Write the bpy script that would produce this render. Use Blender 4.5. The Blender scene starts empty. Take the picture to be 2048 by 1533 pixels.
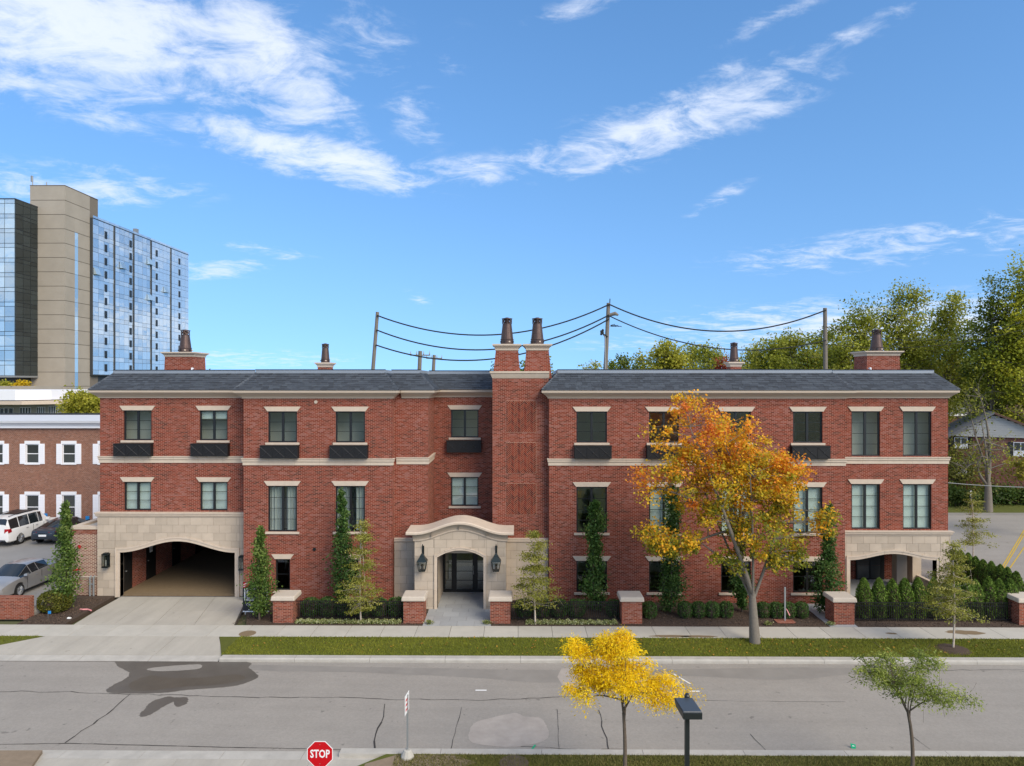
import bpy, bmesh, math, random
import numpy as np
from mathutils import Vector, Matrix
random.seed(7); rng = np.random.default_rng(11)
R = math.radians
scene = bpy.context.scene
COL = scene.collection

# ---------------------------------------------------------------- camera
F, HCAM, YAW, CX, HY = 1400.0, 10.95, R(0.5), 1024.0, 767.0
cs, sn = math.cos(YAW), math.sin(YAW)
cam = bpy.data.cameras.new('camera'); cam_o = bpy.data.objects.new('camera', cam); COL.objects.link(cam_o)
cam.sensor_fit = 'HORIZONTAL'; cam.sensor_width = 36; cam.lens = F/2048*36
cam.clip_start = .1; cam.clip_end = 5000
cam_o.location = (0, 0, HCAM); cam_o.rotation_euler = (R(90), 0, YAW)
scene.camera = cam_o

# ---------------------------------------------------------------- light
SUN_EL, SUN_AZ = 38, 138          # sun stands to the right behind the viewer
SKY_STRENGTH = .15
scene.view_settings.view_transform = 'Standard'; scene.view_settings.look = 'None'
scene.view_settings.exposure = .55; scene.view_settings.gamma = 1
scene.cycles.use_denoising = True
scene.cycles.max_bounces = 8; scene.cycles.transparent_max_bounces = 12
scene.cycles.caustics_reflective = False; scene.cycles.caustics_refractive = False
sun = bpy.data.lights.new('sun', 'SUN'); sun.energy = 2.6; sun.angle = R(40); sun.color = (1, .89, .71)
sun_o = bpy.data.objects.new('sun', sun); COL.objects.link(sun_o)
sd = Vector((math.sin(R(SUN_AZ))*math.cos(R(SUN_EL)), math.cos(R(SUN_AZ))*math.cos(R(SUN_EL)), math.sin(R(SUN_EL))))
sun_o.rotation_euler = sd.to_track_quat('Z', 'Y').to_euler()

world = bpy.data.worlds.new('World'); scene.world = world; world.use_nodes = True

class G:
    """small node-graph helper"""
    def __init__(s, tree): s.t = tree; tree.nodes.clear()
    def n(s, typ, **kw):
        nd = s.t.nodes.new(typ)
        for k, v in kw.items(): setattr(nd, k, v)
        return nd
    def put(s, sock, v):
        if hasattr(v, 'is_output') or isinstance(v, bpy.types.NodeSocket): s.t.links.new(v, sock)
        else: sock.default_value = v
    def math(s, op, a, b=0.0, c=None, clamp=False):
        nd = s.n('ShaderNodeMath', operation=op); nd.use_clamp = clamp
        s.put(nd.inputs[0], a); s.put(nd.inputs[1], b)
        if c is not None: s.put(nd.inputs[2], c)
        return nd.outputs[0]
    def vec(s, op, a, b=None, scale=None):
        nd = s.n('ShaderNodeVectorMath', operation=op)
        s.put(nd.inputs[0], a)
        if b is not None: s.put(nd.inputs[1], b)
        if scale is not None: s.put(nd.inputs['Scale'], scale)
        return nd.outputs['Value'] if op in ('LENGTH', 'DOT_PRODUCT') else nd.outputs[0]
    def comb(s, x, y, z):
        nd = s.n('ShaderNodeCombineXYZ')
        for i, v in enumerate((x, y, z)): s.put(nd.inputs[i], v)
        return nd.outputs[0]
    def sep(s, v):
        nd = s.n('ShaderNodeSeparateXYZ'); s.put(nd.inputs[0], v); return nd.outputs
    def mix(s, fac, a, b):
        nd = s.n('ShaderNodeMix', data_type='RGBA'); s.put(nd.inputs[0], fac)
        for k, v in ((6, a), (7, b)):
            s.put(nd.inputs[k], v if not isinstance(v, tuple) else (*v[:3], 1))
        return nd.outputs[2]
    def noise(s, vec, scale, detail=4, rough=.55, dist=0.0):
        nd = s.n('ShaderNodeTexNoise'); s.put(nd.inputs['Vector'], vec)
        nd.inputs['Scale'].default_value = scale; nd.inputs['Detail'].default_value = detail
        nd.inputs['Roughness'].default_value = rough; nd.inputs['Distortion'].default_value = dist
        return nd.outputs['Fac']
    def ramp(s, fac, lo, hi):
        nd = s.n('ShaderNodeMapRange'); nd.interpolation_type = 'SMOOTHSTEP'
        s.put(nd.inputs[0], fac); nd.inputs[1].default_value = lo; nd.inputs[2].default_value = hi
        return nd.outputs[0]
    def colramp(s, fac, stops):
        nd = s.n('ShaderNodeValToRGB'); s.put(nd.inputs[0], fac)
        e = nd.color_ramp.elements
        while len(e) < len(stops): e.new(.5)
        for el, (p, c) in zip(e, stops): el.position = p; el.color = (*c, 1)
        return nd.outputs[0]

def sky_dir(px, py):
    u, w = (px-CX)/F, (HY-py)/F
    return Vector((u*cs-sn, cs+u*sn, w)).normalized()

def build_sky():
    g = G(world.node_tree)
    out = g.n('ShaderNodeOutputWorld'); bg = g.n('ShaderNodeBackground')
    sky = g.n('ShaderNodeTexSky', sky_type='NISHITA'); sky.sun_disc = False
    sky.sun_elevation = R(SUN_EL); sky.sun_rotation = R(SUN_AZ)
    sky.altitude = 200; sky.air_density = 1.0; sky.dust_density = .35; sky.ozone_density = 2.2
    hs = g.n('ShaderNodeHueSaturation'); hs.inputs['Saturation'].default_value = 1.20; hs.inputs['Value'].default_value = 1.03
    d = g.n('ShaderNodeTexCoord').outputs['Generated']
    dx, dy, dz = g.sep(d)
    # clear dry air: the pale rim of the sky lies low, so the dome is read a little higher up
    g.put(sky.inputs[0], g.vec('NORMALIZE', g.comb(dx, dy, g.math('ADD', g.math('MULTIPLY', dz, .62), .20))))
    g.put(hs.inputs['Color'], sky.outputs[0])
    skyc = hs.outputs[0]
    # clouds on a flat layer high above: direction -> point on the layer
    inv = g.math('DIVIDE', 1.0, g.math('ADD', g.math('MAXIMUM', dz, 0.0), .13))
    p = g.comb(g.math('MULTIPLY', dx, inv), g.math('MULTIPLY', dy, inv), 0.0)
    mp = g.n('ShaderNodeMapping'); g.put(mp.inputs[0], p)
    mp.inputs['Rotation'].default_value = (0, 0, R(-18)); mp.inputs['Scale'].default_value = (.8, 1.0, 1)
    q = mp.outputs[0]
    fine = g.noise(q, 6.0, 11, .66, .6)
    big = g.noise(q, 1.1, 4, .5, .3)
    wis = g.noise(q, 13.0, 6, .65, .8)
    # the banks in view, and one low behind the right trees added for the tower's reflection: (centre px, py, half length, half height, tilt, weight)
    banks = [(120, 50, 420, 120, -4, 1.1), (540, 110, 190, 100, 42, 1.0), (640, 312, 250, 46, 9, 1.15), (740, 80, 150, 70, 35, .36),
             (1300, 265, 310, 54, -11, .92), (1450, 195, 170, 55, -12, .72), (950, 345, 150, 32, -4, .68),
             (140, 375, 220, 42, -6, .68), (540, 505, 90, 14, 6, .55), (440, 540, 90, 22, -8, .62),
             (1800, 490, 330, 40, -3, .55), (1830, 650, 480, 55, 0, .95), (1300, 690, 200, 20, 0, .4), (1720, 60, 130, 22, -14, .5), (1540, 40, 110, 20, -16, .42),
             (1430, 405, 95, 20, -30, .36), (830, 225, 80, 60, 50, .45), (905, 110, 60, 40, -40, .3),
             (230, 250, 130, 18, 4, .5), (500, 720, 220, 22, 0, .5), (840, 600, 40, 14, 25, .35), (1150, 20, 120, 22, -12, .36)]
    tot = None
    for px, py, a, b, tilt, w in banks:
        c = sky_dir(px, py)
        v = g.vec('SUBTRACT', d, tuple(c))
        m = g.n('ShaderNodeMapping', vector_type='POINT'); g.put(m.inputs[0], v)
        m2 = g.n('ShaderNodeMapping', vector_type='POINT')
        m.inputs['Rotation'].default_value = (0, R(-tilt), math.atan2(c.x, c.y))
        g.put(m2.inputs[0], m.outputs[0]); m2.inputs['Scale'].default_value = (F/a, 2.0, F/b)
        k = g.math('MULTIPLY', g.ramp(g.vec('LENGTH', m2.outputs[0]), 1.45, 0.0), w)
        tot = k if tot is None else g.math('MAXIMUM', tot, k)
    # the rest of the sky, where no bank was picked out: broken cloud, made thicker to whiten the ambient light
    away = g.math('MULTIPLY', g.ramp(g.math('SUBTRACT', .80, dy), 0.0, .22), g.math('MULTIPLY', g.ramp(big, .30, .56), .95))
    cover = g.math('MAXIMUM', tot, away)
    dens = g.math('ADD', g.math('MULTIPLY', cover, .80), g.math('MULTIPLY', g.math('SUBTRACT', fine, .5), 2.3))
    dens = g.math('ADD', dens, g.math('MULTIPLY', g.math('SUBTRACT', wis, .5), .8))
    dens = g.math('MULTIPLY', g.ramp(dens, .10, 1.12), g.ramp(cover, .02, .30))
    dens = g.math('MULTIPLY', dens, g.ramp(dz, -.01, .03))
    cl = g.mix(g.ramp(g.math('ADD', fine, g.math('MULTIPLY', wis, .3)), .5, .95), (4.9, 5.1, 5.6), (3.9, 4.3, 5.1))
    col = g.mix(g.math('MULTIPLY', dens, .88), skyc, cl)
    g.put(bg.inputs[0], col); bg.inputs[1].default_value = SKY_STRENGTH
    g.t.links.new(bg.outputs[0], out.inputs[0])
build_sky()

# ---------------------------------------------------------------- pixel <-> place
def fx(px, Y): u = (px-CX)/F; return Y*(u*cs-sn)/(cs+u*sn)
def fz(py, Y, X=0.0): return HCAM-(py-HY)/F*(-X*sn+Y*cs)
def gr(px, py, z=0.0):
    zc = (HCAM-z)*F/(py-HY); u = (px-CX)/F
    return (zc*(u*cs-sn), zc*(cs+u*sn))

# ---------------------------------------------------------------- materials
MATS = {}
def base_mat(name):
    m = bpy.data.materials.new(name); m.use_nodes = True; g = G(m.node_tree)
    out = g.n('ShaderNodeOutputMaterial'); b = g.n('ShaderNodeBsdfPrincipled')
    g.t.links.new(b.outputs[0], out.inputs[0]); MATS[name] = m
    return m, g, b, out
def pm(name, col, rough=.8, var=.12, scale=6.0, bump=0.0, metal=0.0, rand=0.0, fine=0.0, spec=.3, bscale=None, big=0.0):
    m, g, b, out = base_mat(name)
    pos = g.n('ShaderNodeNewGeometry').outputs['Position']
    n1 = g.noise(pos, scale, 5, .6)
    k = g.math('ADD', 1-var, g.math('MULTIPLY', n1, 2*var))
    if big: k = g.math('MULTIPLY', k, g.math('ADD', 1-big, g.math('MULTIPLY', g.noise(pos, .35, 3, .5), 2*big)))
    if fine: k = g.math('MULTIPLY', k, g.math('ADD', 1-fine, g.math('MULTIPLY', g.noise(pos, 60, 2, .7), 2*fine)))
    if rand:
        rd = g.n('ShaderNodeObjectInfo').outputs['Random']
        k = g.math('MULTIPLY', k, g.math('ADD', 1-rand, g.math('MULTIPLY', rd, 2*rand)))
    c = g.vec('SCALE', (*col[:3],), scale=k)
    g.put(b.inputs['Base Color'], c)
    b.inputs['Roughness'].default_value = rough; b.inputs['Metallic'].default_value = metal
    b.inputs['Specular IOR Level'].default_value = spec
    if bump:
        bp = g.n('ShaderNodeBump'); bp.inputs['Strength'].default_value = bump; bp.inputs['Distance'].default_value = .02
        g.put(bp.inputs['Height'], g.noise(pos, bscale or scale*4, 4, .6)); g.t.links.new(bp.outputs[0], b.inputs['Normal'])
    return m
def brick_mat(name, c1, c2, c3, mortar, bw=.213, rh=.0677, ms=.0105, bond=.5):
    m, g, b, out = base_mat(name)
    geo = g.n('ShaderNodeNewGeometry'); pos = geo.outputs['Position']; nx, ny, nz = g.sep(geo.outputs['True Normal'])
    x, y, z = g.sep(pos)
    side = g.math('GREATER_THAN', g.math('ABSOLUTE', nx), .6)
    u = g.math('ADD', g.math('MULTIPLY', x, g.math('SUBTRACT', 1.0, side)), g.math('MULTIPLY', y, side))
    top = g.math('GREATER_THAN', g.math('ABSOLUTE', nz), .7)
    v = g.math('ADD', g.math('MULTIPLY', z, g.math('SUBTRACT', 1.0, top)), g.math('MULTIPLY', y, top))
    vec = g.comb(g.math('ADD', u, 200.0), g.math('ADD', v, 20.0), 0.0)
    bt = g.n('ShaderNodeTexBrick'); bt.offset = bond; g.put(bt.inputs['Vector'], vec)
    bt.inputs['Scale'].default_value = 1; bt.inputs['Brick Width'].default_value = bw; bt.inputs['Row Height'].default_value = rh
    bt.inputs['Mortar Size'].default_value = ms; bt.inputs['Mortar Smooth'].default_value = .15; bt.inputs['Bias'].default_value = 0
    bt.inputs['Color1'].default_value = (0, 0, 0, 1); bt.inputs['Color2'].default_value = (1, 1, 1, 1); bt.inputs['Mortar'].default_value = (.5, .5, .5, 1)
    tone = g.sep(bt.outputs['Color'])[0]
    tone = g.math('ADD', tone, g.math('MULTIPLY', g.math('SUBTRACT', g.noise(pos, .45, 5, .65), .5), .9))
    bc = g.colramp(tone, [(0.0, c3), (.28, c1), (.75, c2), (1.0, tuple(.85*a+.06 for a in c2))])
    sm = g.n('ShaderNodeMapping'); g.put(sm.inputs[0], pos); sm.inputs['Scale'].default_value = (1.3, 1.3, .16)
    bc = g.vec('SCALE', bc, scale=g.math('ADD', .80, g.math('MULTIPLY', g.noise(sm.outputs[0], 1.0, 5, .65), .4)))
    bc = g.vec('SCALE', bc, scale=g.math('ADD', .80, g.math('MULTIPLY', g.noise(pos, 35, 3, .7), .4)))
    mo = g.vec('SCALE', (*mortar,), scale=g.math('ADD', .75, g.math('MULTIPLY', g.noise(pos, 2.0, 4, .6), .5)))
    g.put(b.inputs['Base Color'], g.mix(bt.outputs['Fac'], bc, mo))
    b.inputs['Roughness'].default_value = .9; b.inputs['Specular IOR Level'].default_value = .1
    bp = g.n('ShaderNodeBump'); bp.inputs['Strength'].default_value = .7; bp.inputs['Distance'].default_value = .008
    g.put(bp.inputs['Height'], g.math('SUBTRACT', 1.0, bt.outputs['Fac'])); g.t.links.new(bp.outputs[0], b.inputs['Normal'])
    return m
def glass_mat(name, tint=(.72, .80, .78), refl=.10, rough=.015, wav=.0):
    m, g, b, out = base_mat(name)
    tr = g.n('ShaderNodeBsdfTransparent'); tr.inputs[0].default_value = (*tint, 1)
    gl = g.n('ShaderNodeBsdfGlossy'); gl.inputs['Roughness'].default_value = rough; gl.inputs[0].default_value = (.92, .96, 1, 1)
    lw_ = g.n('ShaderNodeLayerWeight'); lw_.inputs[0].default_value = .5
    k = g.math('ADD', g.math('MULTIPLY', g.math('POWER', lw_.outputs['Facing'], 4.0), .6), refl, clamp=True)
    mx = g.n('ShaderNodeMixShader'); g.put(mx.inputs[0], k)
    g.t.links.new(tr.outputs[0], mx.inputs[1]); g.t.links.new(gl.outputs[0], mx.inputs[2])
    g.t.links.new(mx.outputs[0], out.inputs[0]); g.t.nodes.remove(b)
    if wav:
        bp = g.n('ShaderNodeBump'); bp.inputs['Strength'].default_value = wav; bp.inputs['Distance'].default_value = .05
        g.put(bp.inputs['Height'], g.noise(g.n('ShaderNodeNewGeometry').outputs['Position'], .5, 2, .5))
        g.t.links.new(bp.outputs[0], gl.inputs['Normal'])
    return m
def mirror_mat(name, col, refl, wav=.15):
    m, g, b, out = base_mat(name)
    rd = g.n('ShaderNodeObjectInfo').outputs['Random']
    df = g.n('ShaderNodeBsdfDiffuse'); g.put(df.inputs[0], g.vec('SCALE', (*col,), scale=g.math('ADD', .6, g.math('MULTIPLY', rd, .8))))
    gl = g.n('ShaderNodeBsdfGlossy'); gl.inputs['Roughness'].default_value = .02; gl.inputs[0].default_value = (.80, .90, .97, 1)
    mx = g.n('ShaderNodeMixShader'); mx.inputs[0].default_value = refl
    bp = g.n('ShaderNodeBump'); bp.inputs['Strength'].default_value = wav; bp.inputs['Distance'].default_value = .06
    g.put(bp.inputs['Height'], g.noise(g.n('ShaderNodeNewGeometry').outputs['Position'], .45, 2, .5)); g.t.links.new(bp.outputs[0], gl.inputs['Normal'])
    g.t.links.new(df.outputs[0], mx.inputs[1]); g.t.links.new(gl.outputs[0], mx.inputs[2]); g.t.links.new(mx.outputs[0], out.inputs[0]); g.t.nodes.remove(b)
    return m
def leaf_mat(name, trans=.42, rough=.5):
    """leaf colour comes from the leaf itself (colour attribute)"""
    m, g, b, out = base_mat(name)
    at = g.n('ShaderNodeVertexColor', layer_name='leaf')
    b.inputs['Roughness'].default_value = rough; b.inputs['Specular IOR Level'].default_value = .25
    g.t.links.new(at.outputs[0], b.inputs['Base Color'])
    t = g.n('ShaderNodeBsdfTranslucent'); g.t.links.new(at.outputs[0], t.inputs[0])
    mx = g.n('ShaderNodeMixShader'); mx.inputs[0].default_value = trans
    g.t.links.new(b.outputs[0], mx.inputs[1]); g.t.links.new(t.outputs[0], mx.inputs[2]); g.t.links.new(mx.outputs[0], out.inputs[0])
    return m
def attr_mat(name, rough=.8, bump=0):
    m, g, b, out = base_mat(name)
    at = g.n('ShaderNodeVertexColor', layer_name='leaf')
    pos = g.n('ShaderNodeNewGeometry').outputs['Position']
    g.put(b.inputs['Base Color'], g.vec('SCALE', at.outputs[0], scale=g.math('ADD', .75, g.math('MULTIPLY', g.noise(pos, 40, 3, .7), .5))))
    b.inputs['Roughness'].default_value = rough; b.inputs['Specular IOR Level'].default_value = .25
    return m

brick_mat('brick', (.160, .026, .014), (.225, .041, .021), (.070, .017, .012), (.38, .20, .145), ms=.0100)
brick_mat('brick_dark', (.20, .058, .036), (.27, .085, .05), (.12, .04, .03), (.40, .33, .27))
brick_mat('brick_pier', (.20, .042, .024), (.27, .065, .035), (.12, .032, .022), (.34, .20, .145))
brick_mat('brick_side', (.13, .028, .018), (.19, .045, .028), (.08, .022, .016), (.60, .47, .35), ms=.015)
brick_mat('brick_office', (.22, .075, .045), (.27, .10, .06), (.16, .055, .04), (.33, .24, .18), bw=.15)
brick_mat('brick_house', (.19, .062, .045), (.24, .085, .06), (.12, .045, .035), (.26, .17, .14))
pm('limestone', (.47, .39, .305), .85, .18, 2, .15, rand=.11, fine=.06, big=.06)
pm('stone_trim', (.55, .455, .36), .85, .16, 4, .1, fine=.05)
pm('stone_joint', (.24, .20, .16), .9, .1, 4)
pm('stone_seam', (.34, .28, .22), .9, .1, 4)
pm('mortar', (.43, .26, .18), .9, .1, 4)
pm('cap_stone', (.52, .45, .37), .85, .12, 5, .2, fine=.08)
pm('cornice_paint', (.50, .41, .32), .6, .04, 2)
pm('black_frame', (.010, .011, .012), .4, .1, 5, spec=.5)
pm('black_iron', (.010, .010, .011), .45, .15, 8, spec=.4)
pm('box_black', (.008, .008, .009), .6, .15, 8, spec=.4)
pm('box_ridge', (.035, .035, .037), .5, .15, 8)
pm('blind', (.66, .72, .68), .8, .04, 3, rand=.08)
pm('curtain', (.45, .47, .45), .9, .08, 3)
pm('interior', (.11, .10, .09), .9, .1, 1)
pm('interior_light', (.55, .53, .48), .9, .1, 1)
pm('door_black', (.012, .012, .012), .4, .05)
pm('paper', (.75, .75, .72), .8, .03)
pm('roof_metal', (.30, .33, .37), .45, .06, 3, metal=.3)
pm('roof_flat', (.35, .36, .36), .9, .1, 1)
pm('copper', (.105, .070, .060), .42, .4, 5, metal=.6)
pm('lantern', (.022, .032, .034), .4, .2, 10, metal=.6)
glass_mat('lamp_glass', (.8, .82, .8), .06)
glass_mat('window_glass', (.93, .965, .955), .085, wav=.12)
glass_mat('door_glass', (.78, .82, .80), .09)
glass_mat('car_glass_clear', (.10, .13, .14), .10)
def road_mat(name, col, k1, k2, k3, stretch=(.12, 1.6, 1)):
    m, g, b, out = base_mat(name)
    pos = g.n('ShaderNodeNewGeometry').outputs['Position']
    mp = g.n('ShaderNodeMapping'); g.put(mp.inputs[0], pos); mp.inputs['Scale'].default_value = stretch
    k = g.math('ADD', 1-k1, g.math('MULTIPLY', g.noise(mp.outputs[0], 1.0, 5, .6), 2*k1))
    k = g.math('MULTIPLY', k, g.math('ADD', 1-k2, g.math('MULTIPLY', g.noise(pos, .5, 5, .6, .6), 2*k2)))
    k = g.math('MULTIPLY', k, g.math('ADD', 1-k3, g.math('MULTIPLY', g.noise(pos, 11, 5, .9), 2*k3)))
    spot = g.ramp(g.noise(pos, 3.2, 2, .5), .70, .78)
    k = g.math('MULTIPLY', k, g.math('SUBTRACT', 1.0, g.math('MULTIPLY', spot, .35)))
    g.put(b.inputs['Base Color'], g.vec('SCALE', (*col,), scale=k)); b.inputs['Roughness'].default_value = .9; b.inputs['Specular IOR Level'].default_value = .25
    bp = g.n('ShaderNodeBump'); bp.inputs['Strength'].default_value = .3; bp.inputs['Distance'].default_value = .02
    g.put(bp.inputs['Height'], g.noise(pos, 45, 4, .7)); g.t.links.new(bp.outputs[0], b.inputs['Normal'])
road_mat('asphalt', (.290, .265, .232), .12, .12, .34)
pm('wet_core', (.092, .079, .062), .38, .3, 1.2, .1, fine=.10, bscale=90)
pm('asphalt_wet', (.105, .094, .080), .40, .35, 1.0, .1, fine=.10, bscale=90)
pm('asphalt_damp', (.245, .226, .20), .75, .2, 1.3, .1, fine=.12, bscale=90)
pm('asphalt_patch', (.36, .32, .28), .9, .25, 2.5, .3, fine=.12, bscale=60)
pm('asphalt_lot', (.27, .26, .245), .9, .1, 1.0, .2, fine=.12, bscale=60, big=.1)
pm('crack', (.045, .042, .04), .95, .2, 10)
pm('concrete', (.44, .415, .36), .88, .16, 1.6, .15, rand=.08, fine=.07, big=.08)
road_mat('concrete_drive', (.40, .37, .315), .22, .14, .12, (1.5, .22, 1))
pm('concrete_kerb', (.41, .385, .34), .9, .28, 2.2, .25, fine=.08)
pm('concrete_joint', (.10, .09, .08), .95, .2, 8)
pm('stain_brown', (.20, .145, .085), .9, .25, 6, fine=.15)
pm('paver', (.33, .335, .335), .85, .10, 3, .15, rand=.08, fine=.06)
pm('paver_tan', (.20, .145, .085), .9, .2, 5, .2, fine=.2)
pm('mulch', (.075, .052, .038), .95, .45, 14, .9, bscale=40)
pm('dirt', (.23, .175, .12), .95, .25, 4, .5, fine=.15)
pm('lawn', (.095, .105, .016), .95, .3, 5, .6, fine=.25, bscale=70, big=.2)
pm('ground_far', (.10, .11, .05), .95, .3, .2)
pm('paint_white', (.72, .71, .68), .7, .12, 12)
pm('paint_yellow', (.55, .36, .04), .7, .15, 12)
pm('iron_cover', (.10, .075, .055), .7, .3, 20, .4)
pm('bark', (.13, .10, .075), .95, .3, 14, .7, bscale=25)
pm('bark_grey', (.19, .165, .135), .95, .3, 12, .6, bscale=25)
pm('bark_birch', (.50, .42, .34), .9, .5, 9, .4, bscale=25)
pm('wood_pole', (.19, .165, .135), .95, .2, 6, .4)
pm('wire', (.02, .022, .02), .7, .1)
pm('concrete_tower', (.36, .315, .255), .9, .10, .35, .1, rand=.03, big=.06)
pm('concrete_groove', (.19, .16, .125), .9, .05)
mirror_mat('tower_glass', (.36, .40, .43), .60)
mirror_mat('tower_spandrel', (.40, .44, .47), .50)
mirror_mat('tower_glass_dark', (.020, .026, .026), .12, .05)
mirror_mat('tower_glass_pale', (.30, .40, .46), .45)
pm('mullion', (.045, .05, .055), .5, .05)
pm('white_paint', (.78, .78, .80), .6, .03, 2)
pm('white_roof', (.55, .56, .58), .8, .08, 1)
pm('shutter', (.80, .80, .83), .6, .02)
pm('office_glass', (.05, .055, .055), .15, .3, 1.5, spec=.6, rand=.4)
pm('siding', (.42, .42, .40), .7, .08, 2)
pm('roof_brown', (.13, .075, .055), .9, .2, 3, .3)
pm('roof_grey', (.16, .16, .165), .9, .2, 3, .3)
pm('galvanized', (.30, .31, .31), .5, .1, 6, metal=.4)
pm('sign_red', (.55, .005, .012), .45, .04)
pm('sign_white', (.82, .82, .82), .5, .02)
pm('sign_black', (.022, .025, .032), .5, .05)
pm('sign_green', (.005, .36, .18), .5, .05)
pm('sign_blue', (.02, .22, .55), .5, .05)
pm('tape_pink', (.75, .30, .30), .7, .1)
pm('pipe_red', (.42, .02, .02), .5, .1)
pm('pole_black', (.016, .019, .020), .38, .15, 6, spec=.5)
pm('fixture_top', (.05, .058, .066), .32, .12, 4, spec=.5)
pm('tyre', (.018, .018, .018), .85, .1)
pm('rim', (.45, .46, .47), .3, .05, metal=.8)
pm('car_black', (.012, .012, .013), .35, .05)
pm('lamp_red', (.35, .01, .015), .2, .05, spec=.6)
pm('lamp_clear', (.65, .66, .66), .15, .05, spec=.6)
def paint(name, col, rough=.28, metal=0.0):
    m, g, b, out = base_mat(name); b.inputs['Base Color'].default_value = (*col, 1)
    b.inputs['Roughness'].default_value = rough; b.inputs['Metallic'].default_value = metal; b.inputs['Coat Weight'].default_value = .6; b.inputs['Coat Roughness'].default_value = .05
paint('car_silver', (.34, .335, .33), .28, .5); paint('car_white', (.78, .78, .77)); paint('car_navy', (.018, .026, .040), .3, .2)
leaf_mat('leaf'); leaf_mat('needle', .12, .7); attr_mat('shingle', .85); attr_mat('grass', .8); attr_mat('chip', .9)

# ---------------------------------------------------------------- mesh helpers
class MB:
    def __init__(s): s.v = []; s.f = []
    def quad(s, a, b, c, d):
        n = len(s.v); s.v += [tuple(a), tuple(b), tuple(c), tuple(d)]; s.f.append((n, n+1, n+2, n+3)); return s
    def tri(s, a, b, c):
        n = len(s.v); s.v += [tuple(a), tuple(b), tuple(c)]; s.f.append((n, n+1, n+2)); return s
    def hexa(s, p):            # 8 corners: bottom ring 0-3, top ring 4-7
        n = len(s.v); s.v += [tuple(q) for q in p]
        for f in ((3, 2, 1, 0), (4, 5, 6, 7), (0, 1, 5, 4), (1, 2, 6, 5), (2, 3, 7, 6), (3, 0, 4, 7)): s.f.append(tuple(n+i for i in f))
        return s
    def box(s, x0, x1, y0, y1, z0, z1):
        return s.hexa([(x0, y0, z0), (x1, y0, z0), (x1, y1, z0), (x0, y1, z0), (x0, y0, z1), (x1, y0, z1), (x1, y1, z1), (x0, y1, z1)])
    def prism(s, poly, y0, y1):      # poly of (x,z), extruded along y (y0 = front, nearer the viewer)
        n = len(s.v); k = len(poly)
        s.v += [(x, y0, z) for x, z in poly]+[(x, y1, z) for x, z in poly]
        s.f.append(tuple(range(n, n+k))); s.f.append(tuple(range(n+2*k-1, n+k-1, -1)))
        for i in range(k): j = (i+1) % k; s.f.append((n+i, n+k+i, n+k+j, n+j))
        return s
    def slab(s, poly, z0, z1):       # poly of (x,y), extruded along z
        n = len(s.v); k = len(poly)
        s.v += [(x, y, z0) for x, y in poly]+[(x, y, z1) for x, y in poly]
        s.f.append(tuple(range(n+k-1, n-1, -1))); s.f.append(tuple(range(n+k, n+2*k)))
        for i in range(k): j = (i+1) % k; s.f.append((n+i, n+j, n+k+j, n+k+i))
        return s
    def sheet(s, poly, z):
        n = len(s.v); s.v += [(x, y, z) for x, y in poly]; s.f.append(tuple(range(n, n+len(poly)))); return s
    def tube(s, pts, rad, sides=6, cap=True):
        pts = [Vector(p) for p in pts]; n0 = len(s.v)
        if not hasattr(rad, '__len__'): rad = [rad]*len(pts)
        ref = Vector((1, 0, 0))
        for i, p in enumerate(pts):
            t = (pts[min(i+1, len(pts)-1)]-pts[max(i-1, 0)]).normalized()
            if abs(t.dot(ref)) > .9: ref = Vector((0, 1, 0)) if abs(t.y) < .9 else Vector((0, 0, 1))
            a = t.cross(ref).normalized(); b = t.cross(a)
            for k in range(sides):
                w = 2*math.pi*k/sides; s.v.append(tuple(p+(a*math.cos(w)+b*math.sin(w))*rad[i]))
        for i in range(len(pts)-1):
            for k in range(sides):
                j = (k+1) % sides
                s.f.append((n0+i*sides+k, n0+i*sides+j, n0+(i+1)*sides+j, n0+(i+1)*sides+k))
        if cap:
            s.f.append(tuple(n0+k for k in range(sides))[::-1]); m = n0+(len(pts)-1)*sides; s.f.append(tuple(m+k for k in range(sides)))
        return s
    def lathe(s, c, prof, sides=16, axis='z'):     # prof of (radius, height)
        n0 = len(s.v)
        for r, h in prof:
            for k in range(sides):
                w = 2*math.pi*k/sides; a, b = r*math.cos(w), r*math.sin(w)
                s.v.append((c[0]+a, c[1]+b, c[2]+h) if axis == 'z' else (c[0]+h, c[1]+a, c[2]+b) if axis == 'x' else (c[0]+a, c[1]+h, c[2]+b))
        for i in range(len(prof)-1):
            for k in range(sides):
                j = (k+1) % sides; s.f.append((n0+i*sides+k, n0+i*sides+j, n0+(i+1)*sides+j, n0+(i+1)*sides+k))
        s.f.append(tuple(n0+k for k in range(sides))[::-1]); m = n0+(len(prof)-1)*sides; s.f.append(tuple(m+k for k in range(sides)))
        return s
    def ring(s, x0, x1, Y, levels, left=True, right=True, back=None, cap=True):
        """moulding round the front of a block: levels of (z, offset) from top to bottom"""
        rows = []
        for z, o in levels:
            xa = x0-(o if left else 0); xb = x1+(o if right else 0)
            r = []
            yb = back if back is not None else Y+.3
            r.append((xa, yb, z)); r.append((xa, Y-o, z)); r.append((xb, Y-o, z)); r.append((xb, yb, z)); rows.append(r)
        n = len(s.v)
        for r in rows: s.v += r
        for i in range(len(rows)-1):
            for k in range(3): a = n+i*4+k; s.f.append((a, a+4, a+5, a+1))
        if cap: s.f.append((n, n+1, n+2, n+3)); m = n+4*(len(rows)-1); s.f.append((m+3, m+2, m+1, m))
        return s
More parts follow.
